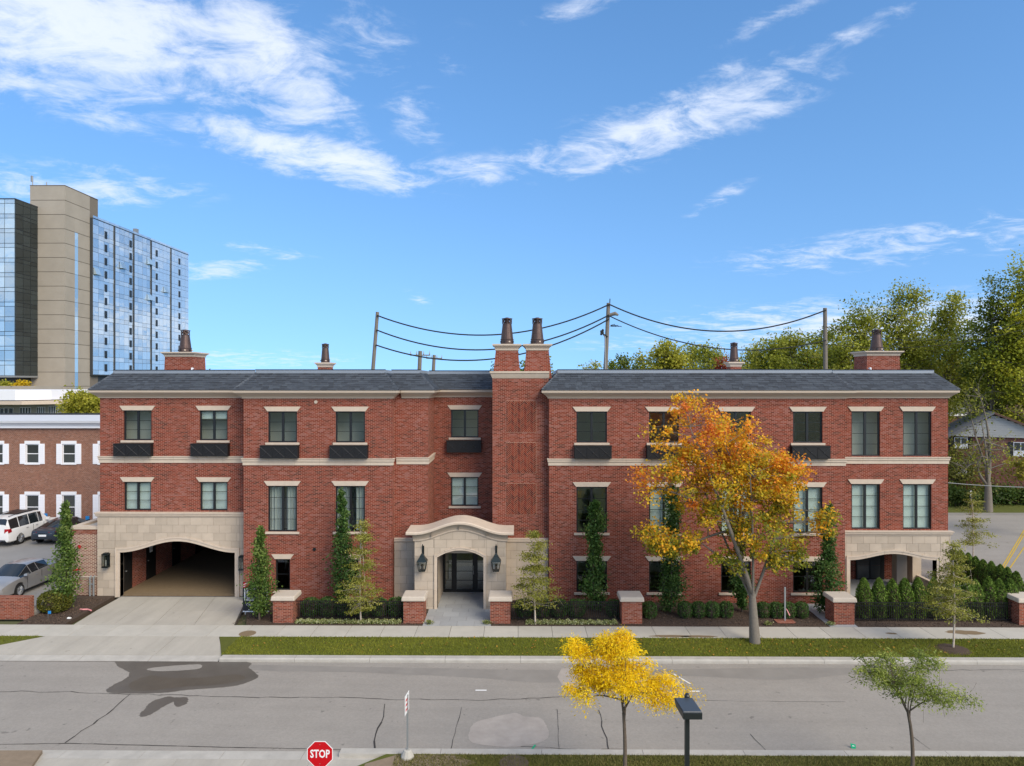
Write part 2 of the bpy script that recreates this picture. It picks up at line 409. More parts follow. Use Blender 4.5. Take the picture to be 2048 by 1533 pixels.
    def build(s, name, mat, parent=None, smooth=False, bevel=0.0, kind=None, loc=None):
        me = bpy.data.meshes.new(name); me.from_pydata(s.v, [], s.f); me.materials.append(MATS[mat])
        bm = bmesh.new(); bm.from_mesh(me); bmesh.ops.remove_doubles(bm, verts=bm.verts, dist=1e-5)
        bmesh.ops.recalc_face_normals(bm, faces=bm.faces)
        if bevel: bmesh.ops.bevel(bm, geom=[e for e in bm.edges if e.calc_face_angle(0) > .5], offset=bevel, segments=2, profile=.6, affect='EDGES')
        bm.to_mesh(me); bm.free()
        if smooth:
            for p in me.polygons: p.use_smooth = True
        o = bpy.data.objects.new(name, me); COL.objects.link(o)
        if parent is not None: o.parent = parent
        if kind: o['kind'] = kind
        if loc is not None: o.location = loc
        return o
def B(*a): return MB().box(*a)
def child_at(o, parent):
    """parent an object built in world coordinates to an empty that stands elsewhere"""
    o.parent = parent; o.matrix_parent_inverse = parent.matrix_basis.inverted(); return o
def tag(o, label, cat, group=None, kind=None):
    o['label'] = label; o['category'] = cat
    if group: o['group'] = group
    if kind: o['kind'] = kind
    return o
def thing(name, label, cat, loc=(0, 0, 0), group=None, rz=0.0):
    o = bpy.data.objects.new(name, None); COL.objects.link(o); o.location = loc; o.rotation_euler = (0, 0, rz); o.empty_display_size = .3
    return tag(o, label, cat, group)
def copy_tree(o, parent=None):
    c = o.copy(); COL.objects.link(c); c.parent = parent
    for ch in o.children: copy_tree(ch, c)
    return c
def structure(o): o['kind'] = 'structure'; return o
def raw_mesh(name, V, Fq, mat, parent=None, cols=None, kind=None, smooth=False):
    """V (n,3) array, Fq (m,k) index array, cols (n,3) colour per vertex"""
    me = bpy.data.meshes.new(name); n = len(V); m, k = Fq.shape
    me.vertices.add(n); me.vertices.foreach_set('co', np.asarray(V, np.float32).ravel())
    me.loops.add(m*k); me.loops.foreach_set('vertex_index', Fq.astype(np.int32).ravel())
    me.polygons.add(m); me.polygons.foreach_set('loop_start', np.arange(0, m*k, k, dtype=np.int32))
    try: me.polygons.foreach_set('loop_total', np.full(m, k, np.int32))
    except Exception: pass
    me.update(calc_edges=True)
    if cols is not None:
        ca = me.color_attributes.new('leaf', 'FLOAT_COLOR', 'POINT')
        c4 = np.ones((n, 4), np.float32); c4[:, :3] = cols; ca.data.foreach_set('color', c4.ravel())
    me.materials.append(MATS[mat]); me.validate()
    if smooth: me.polygons.foreach_set('use_smooth', np.ones(m, bool))
    o = bpy.data.objects.new(name, me); COL.objects.link(o)
    if parent is not None: o.parent = parent
    if kind: o['kind'] = kind
    return o
def unit(a): return a/np.maximum(np.linalg.norm(a, axis=1, keepdims=True), 1e-9)
def leaves(name, P, size, cols, mat='leaf', parent=None, aspect=.6, up=.35, kind=None, jitter=.35, axis=None):
    """one small folded leaf (four-cornered) at each point"""
    n = len(P)
    nr = unit(rng.normal(size=(n, 3))+np.array([.35, -.45, .35])+np.array([0, -.15, up*1.4]))
    t = rng.normal(size=(n, 3)) if axis is None else axis+rng.normal(size=(n, 3))*.3
    t = unit(t-(t*nr).sum(1, keepdims=True)*nr); b = np.cross(nr, t)
    s = (size*(1+jitter*rng.uniform(-1, 1, n)))[:, None]
    V = np.empty((n, 4, 3)); V[:, 0] = P-t*s; V[:, 1] = P-b*s*aspect+nr*s*.18; V[:, 2] = P+t*s; V[:, 3] = P+b*s*aspect+nr*s*.18
    Fq = np.arange(n*4).reshape(n, 4)
    return raw_mesh(name, V.reshape(-1, 3), Fq, mat, parent, np.repeat(cols, 4, axis=0), kind)
def shade(n, stops, t=None, spread=.25, bright=.22):
    """leaf colours along a list of colours"""
    t = rng.uniform(0, 1, n) if t is None else np.clip(t+rng.normal(size=n)*spread, 0, 1)
    k = np.linspace(0, 1, len(stops)); c = np.stack([np.interp(t, k, [s[i] for s in stops]) for i in range(3)], 1)
    return c*(1+bright*rng.uniform(-1, 1, (n, 1)))

# ================================================================= the ground
ROADZ = -.15
def flat(name, poly, z, mat, parent=None):
    return MB().sheet(poly, z).build(name, mat, parent)
structure(flat('ground', [(-900, -300), (900, -300), (900, 1500), (-900, 1500)], -.22, 'ground_far'))
road = structure(flat('road', [(-140, 21.0), (140, 21.0), (140, 27.75), (-140, 27.75)], ROADZ, 'asphalt'))
def blob(name, pts, z, mat, parent, rough=.12, n=8):
    """an irregular flat patch from pixel corner points on the ground"""
    q = [Vector((*gr(px, py, z), 0)) for px, py in pts]; out = []
    for i, a in enumerate(q):
        p0, p1, p2, p3 = q[i-1], a, q[(i+1) % len(q)], q[(i+2) % len(q)]
        for k in range(n):
            t = k/n; v = .5*((2*p1)+(p2-p0)*t+(2*p0-5*p1+4*p2-p3)*t*t+(3*p1-p0-3*p2+p3)*t**3)
            out.append((v.x+random.uniform(-1, 1)*rough, v.y+random.uniform(-1, 1)*rough*.5))
    return flat(name, out, z, mat, parent)
# damp gutter along the far kerb, then the spilt water and the repaired patch
blob('damp_strip', [(450, 1330), (900, 1338), (1180, 1341), (1650, 1336), (1715, 1346), (1560, 1360), (1320, 1352), (1100, 1366), (950, 1356), (700, 1345), (520, 1342)], ROADZ+.003, 'asphalt_damp', road, .05)
blob('wet_patch', [(232, 1319), (300, 1318), (330, 1322), (440, 1320), (500, 1326), (498, 1336), (516, 1354), (480, 1370), (440, 1376), (380, 1380), (330, 1386), (255, 1388), (214, 1384), (224, 1372), (252, 1358), (258, 1346), (236, 1332)], ROADZ+.006, 'asphalt_wet', road, .03)
blob('wet_patch', [(336, 1394), (352, 1400), (330, 1412), (300, 1430), (280, 1434), (284, 1424), (305, 1404)], ROADZ+.006, 'asphalt_wet', road, .03)
blob('wet_patch', [(345, 1398), (372, 1396), (374, 1406), (356, 1414)], ROADZ+.0075, 'asphalt_wet', road, .04)
blob('wet_core', [(262, 1366), (300, 1352), (330, 1356), (400, 1356), (470, 1350), (490, 1358), (440, 1370), (370, 1374), (300, 1382), (262, 1380)], ROADZ+.0075, 'wet_core', road, .02)
blob('dry_island', [(296, 1338), (350, 1332), (400, 1330), (398, 1338), (360, 1342), (310, 1343)], ROADZ+.008, 'asphalt', road, .02)
blob('concrete_patch', [(948, 1448), (985, 1436), (1030, 1427), (1050, 1434), (1080, 1437), (1094, 1455), (1092, 1480), (1030, 1494), (960, 1490), (938, 1478)], ROADZ+.005, 'asphalt_patch', road, .022)
blob('concrete_patch', [(1122, 1338), (1190, 1342), (1195, 1368), (1125, 1372)], ROADZ+.005, 'asphalt_patch', road, .02, 2)
def crack(pts, w=.025, wob=.05):
    q = [Vector((*gr(px, py, ROADZ), ROADZ+.009)) for px, py in pts]; mb = MB(); line = []
    for a, b in zip(q, q[1:]):
        m = max(2, int((b-a).length/.35))
        for k in range(m): line.append(a.lerp(b, k/m)+Vector((random.uniform(-wob, wob), random.uniform(-wob, wob), 0)))
    line.append(q[-1])
    for a, b in zip(line, line[1:]):
        t = (b-a); nrm = Vector((-t.y, t.x, 0)).normalized()*w*random.uniform(.35, 1)
        mb.quad(a-nrm, b-nrm, b+nrm, a+nrm)
    return mb.build('crack', 'crack', road)
crack([(0, 1384), (140, 1385), (260, 1390), (340, 1391), (480, 1396), (660, 1396), (800, 1400), (960, 1401), (1080, 1398), (1160, 1394)], .018)
crack([(260, 1390), (200, 1440), (130, 1487)], .028); crack([(770, 1408), (765, 1435), (752, 1470), (750, 1500)], .03, .06)
crack([(924, 1415), (900, 1505)], .012, .02); crack([(1115, 1420), (1118, 1508)], .010, .01); crack([(1198, 1422), (1208, 1465), (1218, 1505)], .02, .05)
crack([(1500, 1470), (1520, 1490), (1540, 1510)], .012); crack([(1820, 1470), (1860, 1500)], .010); crack([(1850, 1342), (1960, 1341), (2048, 1341)], .012, .04)
crack([(0, 1490), (140, 1488), (330, 1493), (560, 1498), (760, 1502)], .02, .01)
crack([(1040, 1493), (1100, 1497), (1200, 1505)], .012, .04); crack([(1340, 1400), (1500, 1404), (1690, 1405)], .007, .03)
for px, py in ((962, 1382), (1388, 1384)):
    x, y = gr(px, py, ROADZ); flat('parking_tick', [(x-.2, y-.05), (x+.2, y-.05), (x+.2, y+.05), (x-.2, y+.05)], ROADZ+.011, 'paint_white', road)
x, y = gr(1364, 1360, ROADZ); flat('parking_tick', [(x-.25, y+.5), (x-.17, y+.5), (x+.25, y-.4), (x+.17, y-.4)], ROADZ+.011, 'paint_white', road)
x, y = gr(1065, 1498, ROADZ); flat('survey_mark', [(x-.12, y-.25), (x-.06, y-.25), (x+.12, y+.2), (x+.06, y+.2)], ROADZ+.011, 'sign_green', road)

# far kerb: stones with rounded nose, dropped along the driveway
KX0, KX1 = -11.9, 26.0
kerb = structure(B(KX0, 60, 27.80, 28.05, -.30, -.045).build('kerb', 'concrete_joint'))
def kerb_run(x0, x1, y0, y1, parent, L=3.0, front=-1):
    x = x0
    while x < x1-.05:
        e = min(x+L, x1); ya, yb = (y0, y1)
        d = .05
        prof = [(ya, -.30), (yb, -.30), (yb, 0.0), (ya+d, 0.0), (ya+.01, -.03), (ya, -.07)] if front < 0 else [(ya, -.30), (yb, -.30), (yb, -.07), (yb-.01, -.03), (yb-d, 0.0), (ya, 0.0)]
        mb = MB(); n = len(prof); g_ = .006
        mb.v = [(x+g_, p[0], p[1]) for p in prof]+[(e-g_, p[0], p[1]) for p in prof]
        mb.f = [tuple(range(n)), tuple(range(2*n-1, n-1, -1))]+[(i, n+i, n+(i+1) % n, (i+1) % n) for i in range(n)]
        mb.build('kerb_stone', 'concrete_kerb', parent); x = e
kerb_run(KX0, 30, 27.75, 28.10, kerb)
# gutter apron (concrete strip) along the driveway
near_kerb = structure(B(-5.0, 60, 20.75, 20.95, -.30, -.05).build('kerb', 'concrete_joint'))
kerb_run(-5.3, 30, 20.65, 21.0, near_kerb, 3.0, 1)

# verge (grass strip) and its grass
VY0, VY1 = 28.10, 30.15
verge = structure(MB().slab([(-11.95, VY0), (40, VY0), (40, VY1), (-12.9, VY1)], -.2, -.012).build('verge', 'lawn'))
lv = structure(MB().slab([(-60, 28.3), (-23.0, 28.3), (-20.6, VY1), (-60, VY1)], -.2, -.012).build('verge', 'lawn'))
def grass(name, label, poly_fn, n, h=.055, cols=((.11, .13, .012), (.18, .20, .018), (.27, .25, .035))):
    P = poly_fn(n); n = len(P); a = rng.uniform(0, math.pi, n); w = .006+.006*rng.random(n); hh = h*(.5+rng.random(n))
    d = np.stack([np.cos(a), np.sin(a), 0*a], 1)*w[:, None]
    lean = rng.normal(size=(n, 3))*.022; lean[:, 2] = hh
    V = np.empty((n, 3, 3)); V[:, 0] = P-d; V[:, 1] = P+d; V[:, 2] = P+lean
    big = .5+.5*np.sin(P[:, 0]*.9+np.sin(P[:, 1]*2.1+P[:, 0]*.37)*1.5)
    c = shade(n, cols, .25+.3*big, .22)
    o = raw_mesh(name, V.reshape(-1, 3), np.arange(3*n).reshape(n, 3), 'grass', None, np.repeat(c, 3, axis=0), 'stuff')
    return tag(o, label, 'grass', kind='stuff')
def rect_pts(x0, x1, y0, y1, z):
    return lambda n: np.stack([rng.uniform(x0, x1, n), rng.uniform(y0, y1, n), np.full(n, z)], 1)
grass('grass', 'mown green grass strip between the sidewalk and the far kerb', rect_pts(-12.0, 24.5, VY0+.02, VY1, -.012), 76000)
def wedge(n):
    P = rect_pts(-30, -20.6, 28.3, VY1, -.012)(n); return P[P[:, 0] < -23.0+(P[:, 1]-28.3)*1.28]
grass('grass', 'small grass wedge left of the driveway at the picture edge', wedge, 11000)
# fallen leaves on the strip
P = rect_pts(-11, 24, 28.2, 30.1, .03)(260); P[:, 0] = np.where(rng.random(260) < .6, rng.normal(9, 6, 260).clip(-11, 24), P[:, 0])
tag(leaves('fallen_leaves', P, .045, shade(260, [(.5, .30, .03), (.42, .20, .04), (.35, .28, .06)]), up=2), 'scattered yellow fallen leaves on the grass strip', 'leaves', kind='stuff')

# near side: kerbed lawn, side-street mouth in concrete at the left
structure(MB().slab([(-2.2, 20.65), (40, 20.65), (40, 2), (-8, 2), (-8, 17.5), (-4.6, 20.0), (-3.9, 20.65)], -.25, -.012).build('near_lawn', 'lawn'))
near_apron = structure(MB().slab([(-40, 21.0), (-40, 2), (-8, 2), (-8, 17.5), (-4.62, 20.0), (-3.92, 20.65), (-3.9, 21.0)], -.3, -.135).build('side_street', 'concrete_joint'))
for i, x in enumerate(np.arange(-40, -4.1, 2.4)):
    x1 = min(x+2.39, -3.95)
    MB().slab([(x, 20.52), (x1, 20.52), (x1, 20.99), (x, 20.99)], -.2, -.122).build('gutter_slab', 'concrete_kerb', near_apron)
for x in np.arange(-40, -8.1, 2.0):
    MB().slab([(x, 17.0), (x+1.99, 17.0), (x+1.99, 20.51), (x, 20.51)], -.2, -.122).build('slab', 'concrete_drive', near_apron)
MB().slab([(-8.0, 17.5), (-6.1, 18.9), (-6.1, 20.51), (-8.0, 20.51)], -.2, -.122).build('slab', 'concrete_drive', near_apron)
MB().slab([(-6.09, 18.91), (-4.62, 20.0), (-4.1, 20.51), (-6.09, 20.51)], -.2, -.122).build('slab', 'concrete_drive', near_apron)
x0_, y0_ = gr(40, 1518, -.1)
structure(MB().slab([(-40, 20.45), gr(85, 1500, 0), (gr(85, 1530, 0)[0], 19.0), (-40, 19.0)], -.12, -.02).build('bare_ground', 'dirt'))
grass('grass', 'rough grass lawn along the near kerb at the bottom', lambda n: np.concatenate([rect_pts(-3.6, 17, 19.2, 20.62, -.012)(n)]), 52000, .06, ((.11, .10, .03), (.14, .135, .035), (.27, .22, .09)))
structure(MB().sheet([(-4.4, 20.1), (-3.6, 20.58), (-1.9, 20.60), (-1.2, 20.2), (-2.2, 19.6), (-4.4, 19.3)], -.004).build('bare_ground', 'dirt'))

# sidewalk of concrete slabs
SW0, SW1 = 30.15, 31.55
sidewalk = structure(B(-60, 60, SW0, SW1, -.25, -.02).build('sidewalk', 'concrete_joint'))
x = -33.0
while x < 33:
    B(x+.008, x+1.492, SW0+.006, SW1-.006, -.12, 0).build('slab', 'concrete', sidewalk, bevel=.006); x += 1.5
for px, py, a, b in ((1400, 1276, .85, .14), (1345, 1279, .9, .16), (1930, 1266, .8, .3), (1783, 1268, .25, .12)):
    x, y = gr(px, py); y = min(max(y, SW0+b+.02), SW1-b-.02)
    flat('dirt_stain', [(x+a*math.cos(t)*random.uniform(.75, 1.1)-.5*b*math.sin(t), y+b*math.sin(t)*random.uniform(.8, 1)) for t in np.linspace(0, 6.28, 22, endpoint=False)], .004, 'stain_brown', sidewalk)
x, y = gr(495, 1268)
tag(MB().lathe((x, y, 0), [(.36, 0), (.36, .006), (.32, .008)], 24).build('manhole_cover', 'stain_brown'), 'round brown cover set in the sidewalk right of the driveway', 'manhole cover')

# driveway and its apron: slabs with joints, flaring toward the road
drive = structure(MB().slab([(-20.45, 35.9), (-13.75, 35.9), (-12.85, SW1), (-20.0, SW1)], -.25, -.02).build('driveway', 'concrete_joint'))
def strip_slabs(parent, ya, yb, la, ra, lb, rb, n, mat='concrete_drive', z=.0, zb=None):
    """n slabs across between two rows; (la,ra) the ends at ya, (lb,rb) at yb"""
    g_ = .008; zb = z if zb is None else zb
    for i in range(n):
        t0, t1 = i/n, (i+1)/n
        p = [(la+(ra-la)*t0+g_, ya+g_), (la+(ra-la)*t1-g_, ya+g_), (lb+(rb-lb)*t1-g_, yb-g_), (lb+(rb-lb)*t0+g_, yb-g_)]
        mb = MB().hexa([(*p[k], -.2) for k in range(4)]+[(p[0][0], p[0][1], z), (p[1][0], p[1][1], z), (p[2][0], p[2][1], zb), (p[3][0], p[3][1], zb)])
        mb.build('slab', mat, parent)
strip_slabs(drive, SW1+.003, 33.6, -20.15, -12.85, -20.3, -13.35, 4); strip_slabs(drive, 33.6, 35.72, -20.3, -13.35, -20.35, -13.9, 4)
apron = structure(MB().slab([(-24.2, 27.75), (-11.9, 27.75), (-12.9, SW0), (-20.4, SW0)], -.3, -.14).build('driveway_apron', 'concrete_joint'))
strip_slabs(apron, 28.25, SW0, -23.0, -11.98, -20.4, -12.92, 4, z=-.075, zb=.0)
strip_slabs(apron, 27.76, 28.25, -26.0, -11.95, -26.0, -11.98, 5, 'concrete_kerb', z=-.135, zb=-.08)

# planting beds of mulch either side of the paths
def bed(poly): return structure(MB().slab(poly, -.2, .0).build('planting_bed', 'mulch'))
BX = {}
bed([(-22.8, SW1+.01), (-20.6, SW1+.01), (-20.75, 35.9), (-22.8, 35.9)])
bed([(-12.3, SW1+.01), (-4.35, SW1+.01), (-4.35, 35.5), (-13.3, 35.5), (-13.3, 34.2)])
bed([(-1.20, SW1+.01), (14.0, SW1+.01), (14.0, 35.3), (-1.20, 35.3)])
bed([(15.3, SW1+.01), (27.5, SW1+.01), (27.5, 37.5), (15.3, 37.5)])
n = 9000; P = np.stack([rng.uniform(-13, 25, n), rng.uniform(31.6, 33.6, n), np.full(n, .012)], 1)
P = P[~(((P[:, 0] > -4.3) & (P[:, 0] < -1.25)) | ((P[:, 0] > 13.9) & (P[:, 0] < 15.4)))]; n0 = 1600
P2 = np.stack([rng.uniform(-22.7, -20.8, n0), rng.uniform(31.6, 35.4, n0), np.full(n0, .012)], 1); P = np.concatenate([P, P2])
tag(leaves('bark_mulch', P, .035, shade(len(P), [(.03, .022, .018), (.08, .055, .04), (.15, .10, .07)]), 'chip', up=.8, aspect=.4), 'dark bark mulch chips in the planting beds', 'mulch', kind='stuff')
# small path right of the maple
p2 = structure(B(14.02, 15.28, SW1+.01, 34.9, -.2, -.015).build('side_path', 'concrete_joint'))
for i in range(3): B(14.03, 15.27, SW1+.02+i*1.1, SW1+1.11+i*1.1, -.1, .0).build('slab', 'paver', p2)
# entrance walk of grey pavers
walk = structure(B(-4.33, -1.22, SW1+.01, 37.0, -.2, -.015).build('entrance_walk', 'concrete_joint'))
yy = SW1+.02; r = 0
while yy < 36.9:
    h = .62; xs = [-4.32, -3.55, -2.78, -2.0, -1.23] if r % 2 == 0 else [-4.32, -3.93, -3.16, -2.39, -1.62, -1.23]
    for a, b in zip(xs, xs[1:]): B(a+.004, b-.004, yy+.004, min(yy+h, 36.98)-.004, -.1, random.uniform(0, .004)).build('paver', 'paver', walk)
    yy += h; r += 1

# left: parking lot, right: side street behind
structure(MB().slab([(-80, 33.2), (-22.85, 33.2), (-22.85, 37), (-24, 53.2), (-80, 53.2)], -.2, -.005).build('parking_lot', 'asphalt_lot'))
structure(MB().slab([(22.5, 39.0), (26.5, 37.9), (80, 38), (80, 53), (60, 58.3), (22.5, 58.3)], -.2, -.008).build('side_street', 'asphalt'))
structure(MB().slab([(27.55, 31.6), (70, 31.6), (70, 37.9), (27.55, 37.9)], -.2, -.004).build('corner_pavement', 'concrete'))
structure(MB().slab([(22.5, 59.4), (90, 59.4), (90, 130), (22.5, 130)], -.2, .02).build('yard', 'lawn'))
structure(MB().slab([(22.5, 58.3), (90, 58.3), (90, 59.4), (22.5, 59.4)], -.2, .01).build('drive_strip', 'asphalt_damp'))
ss = [o for o in bpy.data.objects if o.name.startswith('side_street')][-1]
for (a, b, off) in (((2003, 1137), (2060, 1042), 0), ((2008, 1137), (2065, 1042), 0), ((2020, 1137), (2078, 1052), 0)):
    (xa, ya), (xb, yb) = gr(*a), gr(*b); w = .045
    flat('yellow_line', [(xa-w, ya), (xa+w, ya), (xb+w*1.2, yb), (xb-w*1.2, yb)], .0, 'paint_yellow', ss)

# ================================================================= the brick building
bld = thing('brick_building', 'long three-storey red brick building with slate mansard roof and limestone trim', 'building', (0, 35, 0))
def part(mb, name, mat, parent=None, **k):
    o = mb.build(name, mat, None, **k); o.parent = parent or bld
    if parent is None: o.matrix_parent_inverse = Matrix.Translation((0, -35, 0))
    else: o.matrix_parent_inverse = Matrix.Identity(4)
    return o
YB, YE, YE2, YC, YR = 35.0, 36.0, 35.9, 35.5, 38.0      # blocks, end bays, chimney plane, recessed bay
X0, X1, X2, X3, X4, X5, X6, X7 = fx(200, YE), fx(487, YB), fx(785, YB), fx(856, YC), fx(985, YC), fx(1098, YB), fx(1690, YB), fx(1896, YE2)
BACK, TOPZ = 52.0, 10.45
Z3T, Z3B, Z2T, Z2B, Z1T, Z1B = 9.53, 7.97, 5.80, 3.50, 2.10, .53
windows = []        # (x0,x1,z0,z1,Y,rows,style,lintel,sill,name)
def W(px0, px1, Y, z0, z1, rows, style, lintel=True, sill=True, cols=2):
    windows.append((fx(px0, Y), fx(px1, Y), z0, z1, Y, rows, style, lintel, sill, cols))
W(247, 303, YE, 7.99, 9.54, 3, 'room'); W(399, 455, YE, 7.99, 9.54, 3, 'blind_part')
W(248, 302, YE, 4.37, 5.85, 3, 'blind', True, False); W(400, 455, YE, 4.37, 5.85, 3, 'blind', True, False)
for a, b in ((536, 594), (671, 730)):
    W(a, b, YB, Z3B, Z3T, 3, 'room'); W(a, b, YB, Z2B, Z2T, 4, 'curtain')
W(551, 580, YB, .55, 2.13, 2, 'dark', cols=1); W(688, 717, YB, .55, 2.13, 2, 'dark', cols=1)
W(902, 957, YR, 7.99, 9.51, 3, 'dark'); W(902, 957, YR, 4.27, 5.85, 3, 'blind')
for i, (a, b) in enumerate(((1153, 1214), (1298, 1358), (1442, 1502), (1586, 1645))):
    W(a, b, YB, Z3B, Z3T, 3, 'dark'); W(a, b, YB, Z2B-.03, Z2T-.03, 4, ('dark', 'blind', 'blind', 'blind')[i]); W(a, b, YB, .50, 2.07, 2, 'dark')
for i, (a, b) in enumerate(((1703, 1760), (1806, 1863))):
    W(a, b, YE2, 7.22, 9.51, 4, ('room', 'room')[i], True, False); W(a, b, YE2, 3.49, 5.80, 4, 'blind', True, False)

def wall_face(mb, x0, x1, z0, z1, Y, holes, rev=.16):
    """front wall with openings and their reveals"""
    xs = sorted({x0, x1, *[h for q in holes for h in q[:2]]}); zs = sorted({z0, z1, *[h for q in holes for h in q[2:4]]})
    for a, b in zip(xs, xs[1:]):
        for c, d in zip(zs, zs[1:]):
            mx, mz = (a+b)/2, (c+d)/2
            if any(h[0] < mx < h[1] and h[2] < mz < h[3] for h in holes): continue
            mb.quad((a, Y, c), (b, Y, c), (b, Y, d), (a, Y, d))
    for a, b, c, d in [h[:4] for h in holes]:
        e = Y+rev
        mb.quad((a, Y, c), (a, Y, d), (a, e, d), (a, e, c)); mb.quad((b, Y, c), (b, e, c), (b, e, d), (b, Y, d))
        mb.quad((a, Y, d), (b, Y, d), (b, e, d), (a, e, d)); mb.quad((a, Y, c), (a, e, c), (b, e, c), (b, Y, c))
def section(x0, x1, Y, z0=-.1, extra=(), left=None, right=None):
    mb = MB(); hs = [w[:4] for w in windows if w[4] == Y and w[0] > x0 and w[1] < x1]+list(extra)
    wall_face(mb, x0, x1, z0, TOPZ, Y, hs)
    for xx, to in ((x0, left), (x1, right)):
        if to: mb.quad((xx, Y, -.1), (xx, Y, TOPZ), (xx, to, TOPZ), (xx, to, -.1))
    return part(mb, 'wall', 'brick')
GX0, GX1 = fx(240, 35.8), fx(470, 35.8)
PX0, PX1 = fx(1700, 35.72), fx(1873, 35.72)
section(X0, X1, YE, extra=[(GX0-.05, GX1+.05, -.1, 2.95)], left=BACK)
section(X1, X2, YB, left=YE, right=YC)
section(X2, X3, YC, right=YR)
section(X3, X4, YR, extra=[(-3.95, -1.60, -.1, 2.55)])
section(X5, X6, YB, left=YC, right=YE2)
section(X6, X7, YE2, extra=[(PX0-.05, PX1+.05, -.1, 2.35)])
mb = MB(); mb.quad((X7, YE2, 2.6), (X7, BACK, 2.6), (X7, BACK, TOPZ), (X7, YE2, TOPZ)); mb.quad((X7, 39.2, -.1), (X7, BACK, -.1), (X7, BACK, 2.6), (X7, 39.2, 2.6))
mb.quad((X0, BACK, -.1), (X0, BACK, TOPZ), (X7, BACK, TOPZ), (X7, BACK, -.1)); part(mb, 'wall', 'brick')
# floors and inner walls (seen through the glass; some walls pulled forward to catch daylight)
for z in (3.05, 6.55): 
    part(B(X0+.1, X1-.01, YE+.35, BACK-.2, z, z+.25), 'floor', 'interior'); part(B(X1+.01, X2-.1, YB+.4, BACK-.2, z, z+.25), 'floor', 'interior')
    part(B(X2+.05, X5-.05, YR+.4, BACK-.2, z, z+.25), 'floor', 'interior'); part(B(X5+.05, X6-.02, YB+.4, BACK-.2, z, z+.25), 'floor', 'interior'); part(B(X6+.02, X7-.1, YE2+.35, BACK-.2, z, z+.25), 'floor', 'interior')
for z0, z1 in ((3.4, 6.5), (6.9, 10.3)):
    part(B(X0+.2, X1-.05, 37.0, 37.1, z0, z1), 'inner_wall', 'interior_light'); part(B(X1+.05, X2-.2, 36.3, 36.4, z0, z1), 'inner_wall', 'interior_light'); part(B(X2+.2, X6-.2, 40.6, 40.7, z0, z1), 'inner_wall', 'interior_light'); part(B(X6+.2, X7-.2, 36.9, 37.0, z0, z1), 'inner_wall', 'interior_light')
part(B(X1+.2, X6-.2, 40.6, 40.7, 0, 3.0), 'inner_wall', 'interior_light')

# -------- windows
def window(x0, x1, z0, z1, Y, rows, style, lintel, sill, cols):
    mb = MB(); ya, yb = Y+.07, Y+.15; fr = .065; mid = (x0+x1)/2; mw = .055
    fy = yb
    mb.box(x0, x1, ya, fy, z1-fr, z1); mb.box(x0, x1, ya, fy, z0, z0+fr); mb.box(x0, x0+fr, ya, fy, z0+fr, z1-fr); mb.box(x1-fr, x1, ya, fy, z0+fr, z1-fr)
    if cols == 2: mb.box(mid-mw, mid+mw, ya, fy, z0+fr, z1-fr)
    w = part(mb, 'window', 'black_frame')
    spans = [(x0+fr, mid-mw), (mid+mw, x1-fr)] if cols == 2 else [(x0+fr, x1-fr)]
    zz = [z0+fr+(z1-z0-2*fr)*k/rows for k in range(rows+1)]
    for a, b in spans:
        for k in range(rows):
            part(B(a, b, Y+.112, Y+.118, zz[k]+(.009 if k else 0), zz[k+1]-(.009 if k < rows-1 else 0)), 'pane', 'window_glass', w)
            if k: part(B(a, b, Y+.100, Y+.128, zz[k]-.011, zz[k]+.011), 'glazing_bar', 'black_frame', w)
    if lintel:
        part(MB().prism([(x0-.03, z1), (x1+.03, z1), (x1+.20, z1+.235), (x0-.20, z1+.235)], Y-.045, Y+.06), 'lintel', 'stone_trim', bevel=.006)
    if sill:
        part(B(x0-.12, x1+.12, Y-.07, Y+.07, z0-.115, z0-.003), 'sill', 'stone_trim', bevel=.008)
    by = Y+.24
    if style == 'blind':
        part(B(x0-.05, x1+.05, by, by+.01, z0-.05, z1+.05), 'blind', 'blind', w)
    elif style == 'blind_part':
        part(B(x0-.05, x1+.05, by, by+.01, z1-.45, z1+.05), 'blind', 'blind', w)
    elif style == 'curtain':
        for a, b in ((x0-.05, mid-random.uniform(.05, .25)), (mid+random.uniform(.05, .25), x1+.05)):
            mb = MB(); n = 36
            for k in range(n):
                t0, t1 = a+(b-a)*k/n, a+(b-a)*(k+1)/n; f = lambda t: by+.08+.05*math.sin(t*38)+.02*math.sin(t*17)
                mb.quad((t0, f(t0), z0-.05), (t1, f(t1), z0-.05), (t1, f(t1), z1+.05), (t0, f(t0), z1+.05))
            part(mb, 'curtain', 'curtain', w)
for w_ in windows: window(*w_)

# -------- band course between the upper floors, stone copings
BAND = [(7.175, .10), (7.13, .10), (7.11, .07), (7.02, .07), (6.97, .035), (6.83, .035), (6.83, 0)]
for x0, x1, Y, l, r in ((X0, X1-.0, YE, True, False), (X1, X2, YB, True, True), (X2, X3, YC, False, True), (X5, X6, YB, True, True), (X6, X7, YE2, False, True)):
    o = part(MB().ring(x0+(.11 if Y == YC else 0), x1-(.11 if x1 == X1 and Y == YE else 0), Y, BAND, l, r, back=Y+(1.0 if Y == YE2 else .2 if Y != YC else 2.5)), 'band_course', 'stone_trim')
    x = x0+1.3
    while x < x1-.5: part(B(x-.005, x+.005, Y-.1012, Y+.01, 7.11, 7.1765), 'joint', 'stone_seam', o); part(B(x-.005, x+.005, Y-.0712, Y+.01, 7.02, 7.11), 'joint', 'stone_seam', o); part(B(x-.005, x+.005, Y-.0362, Y+.01, 6.835, 6.97), 'joint', 'stone_seam', o); x += 1.27
COPE = [(0, .12), (-.05, .12), (-.08, .08), (-.15, .08), (-.20, .03), (-.23, .03)]
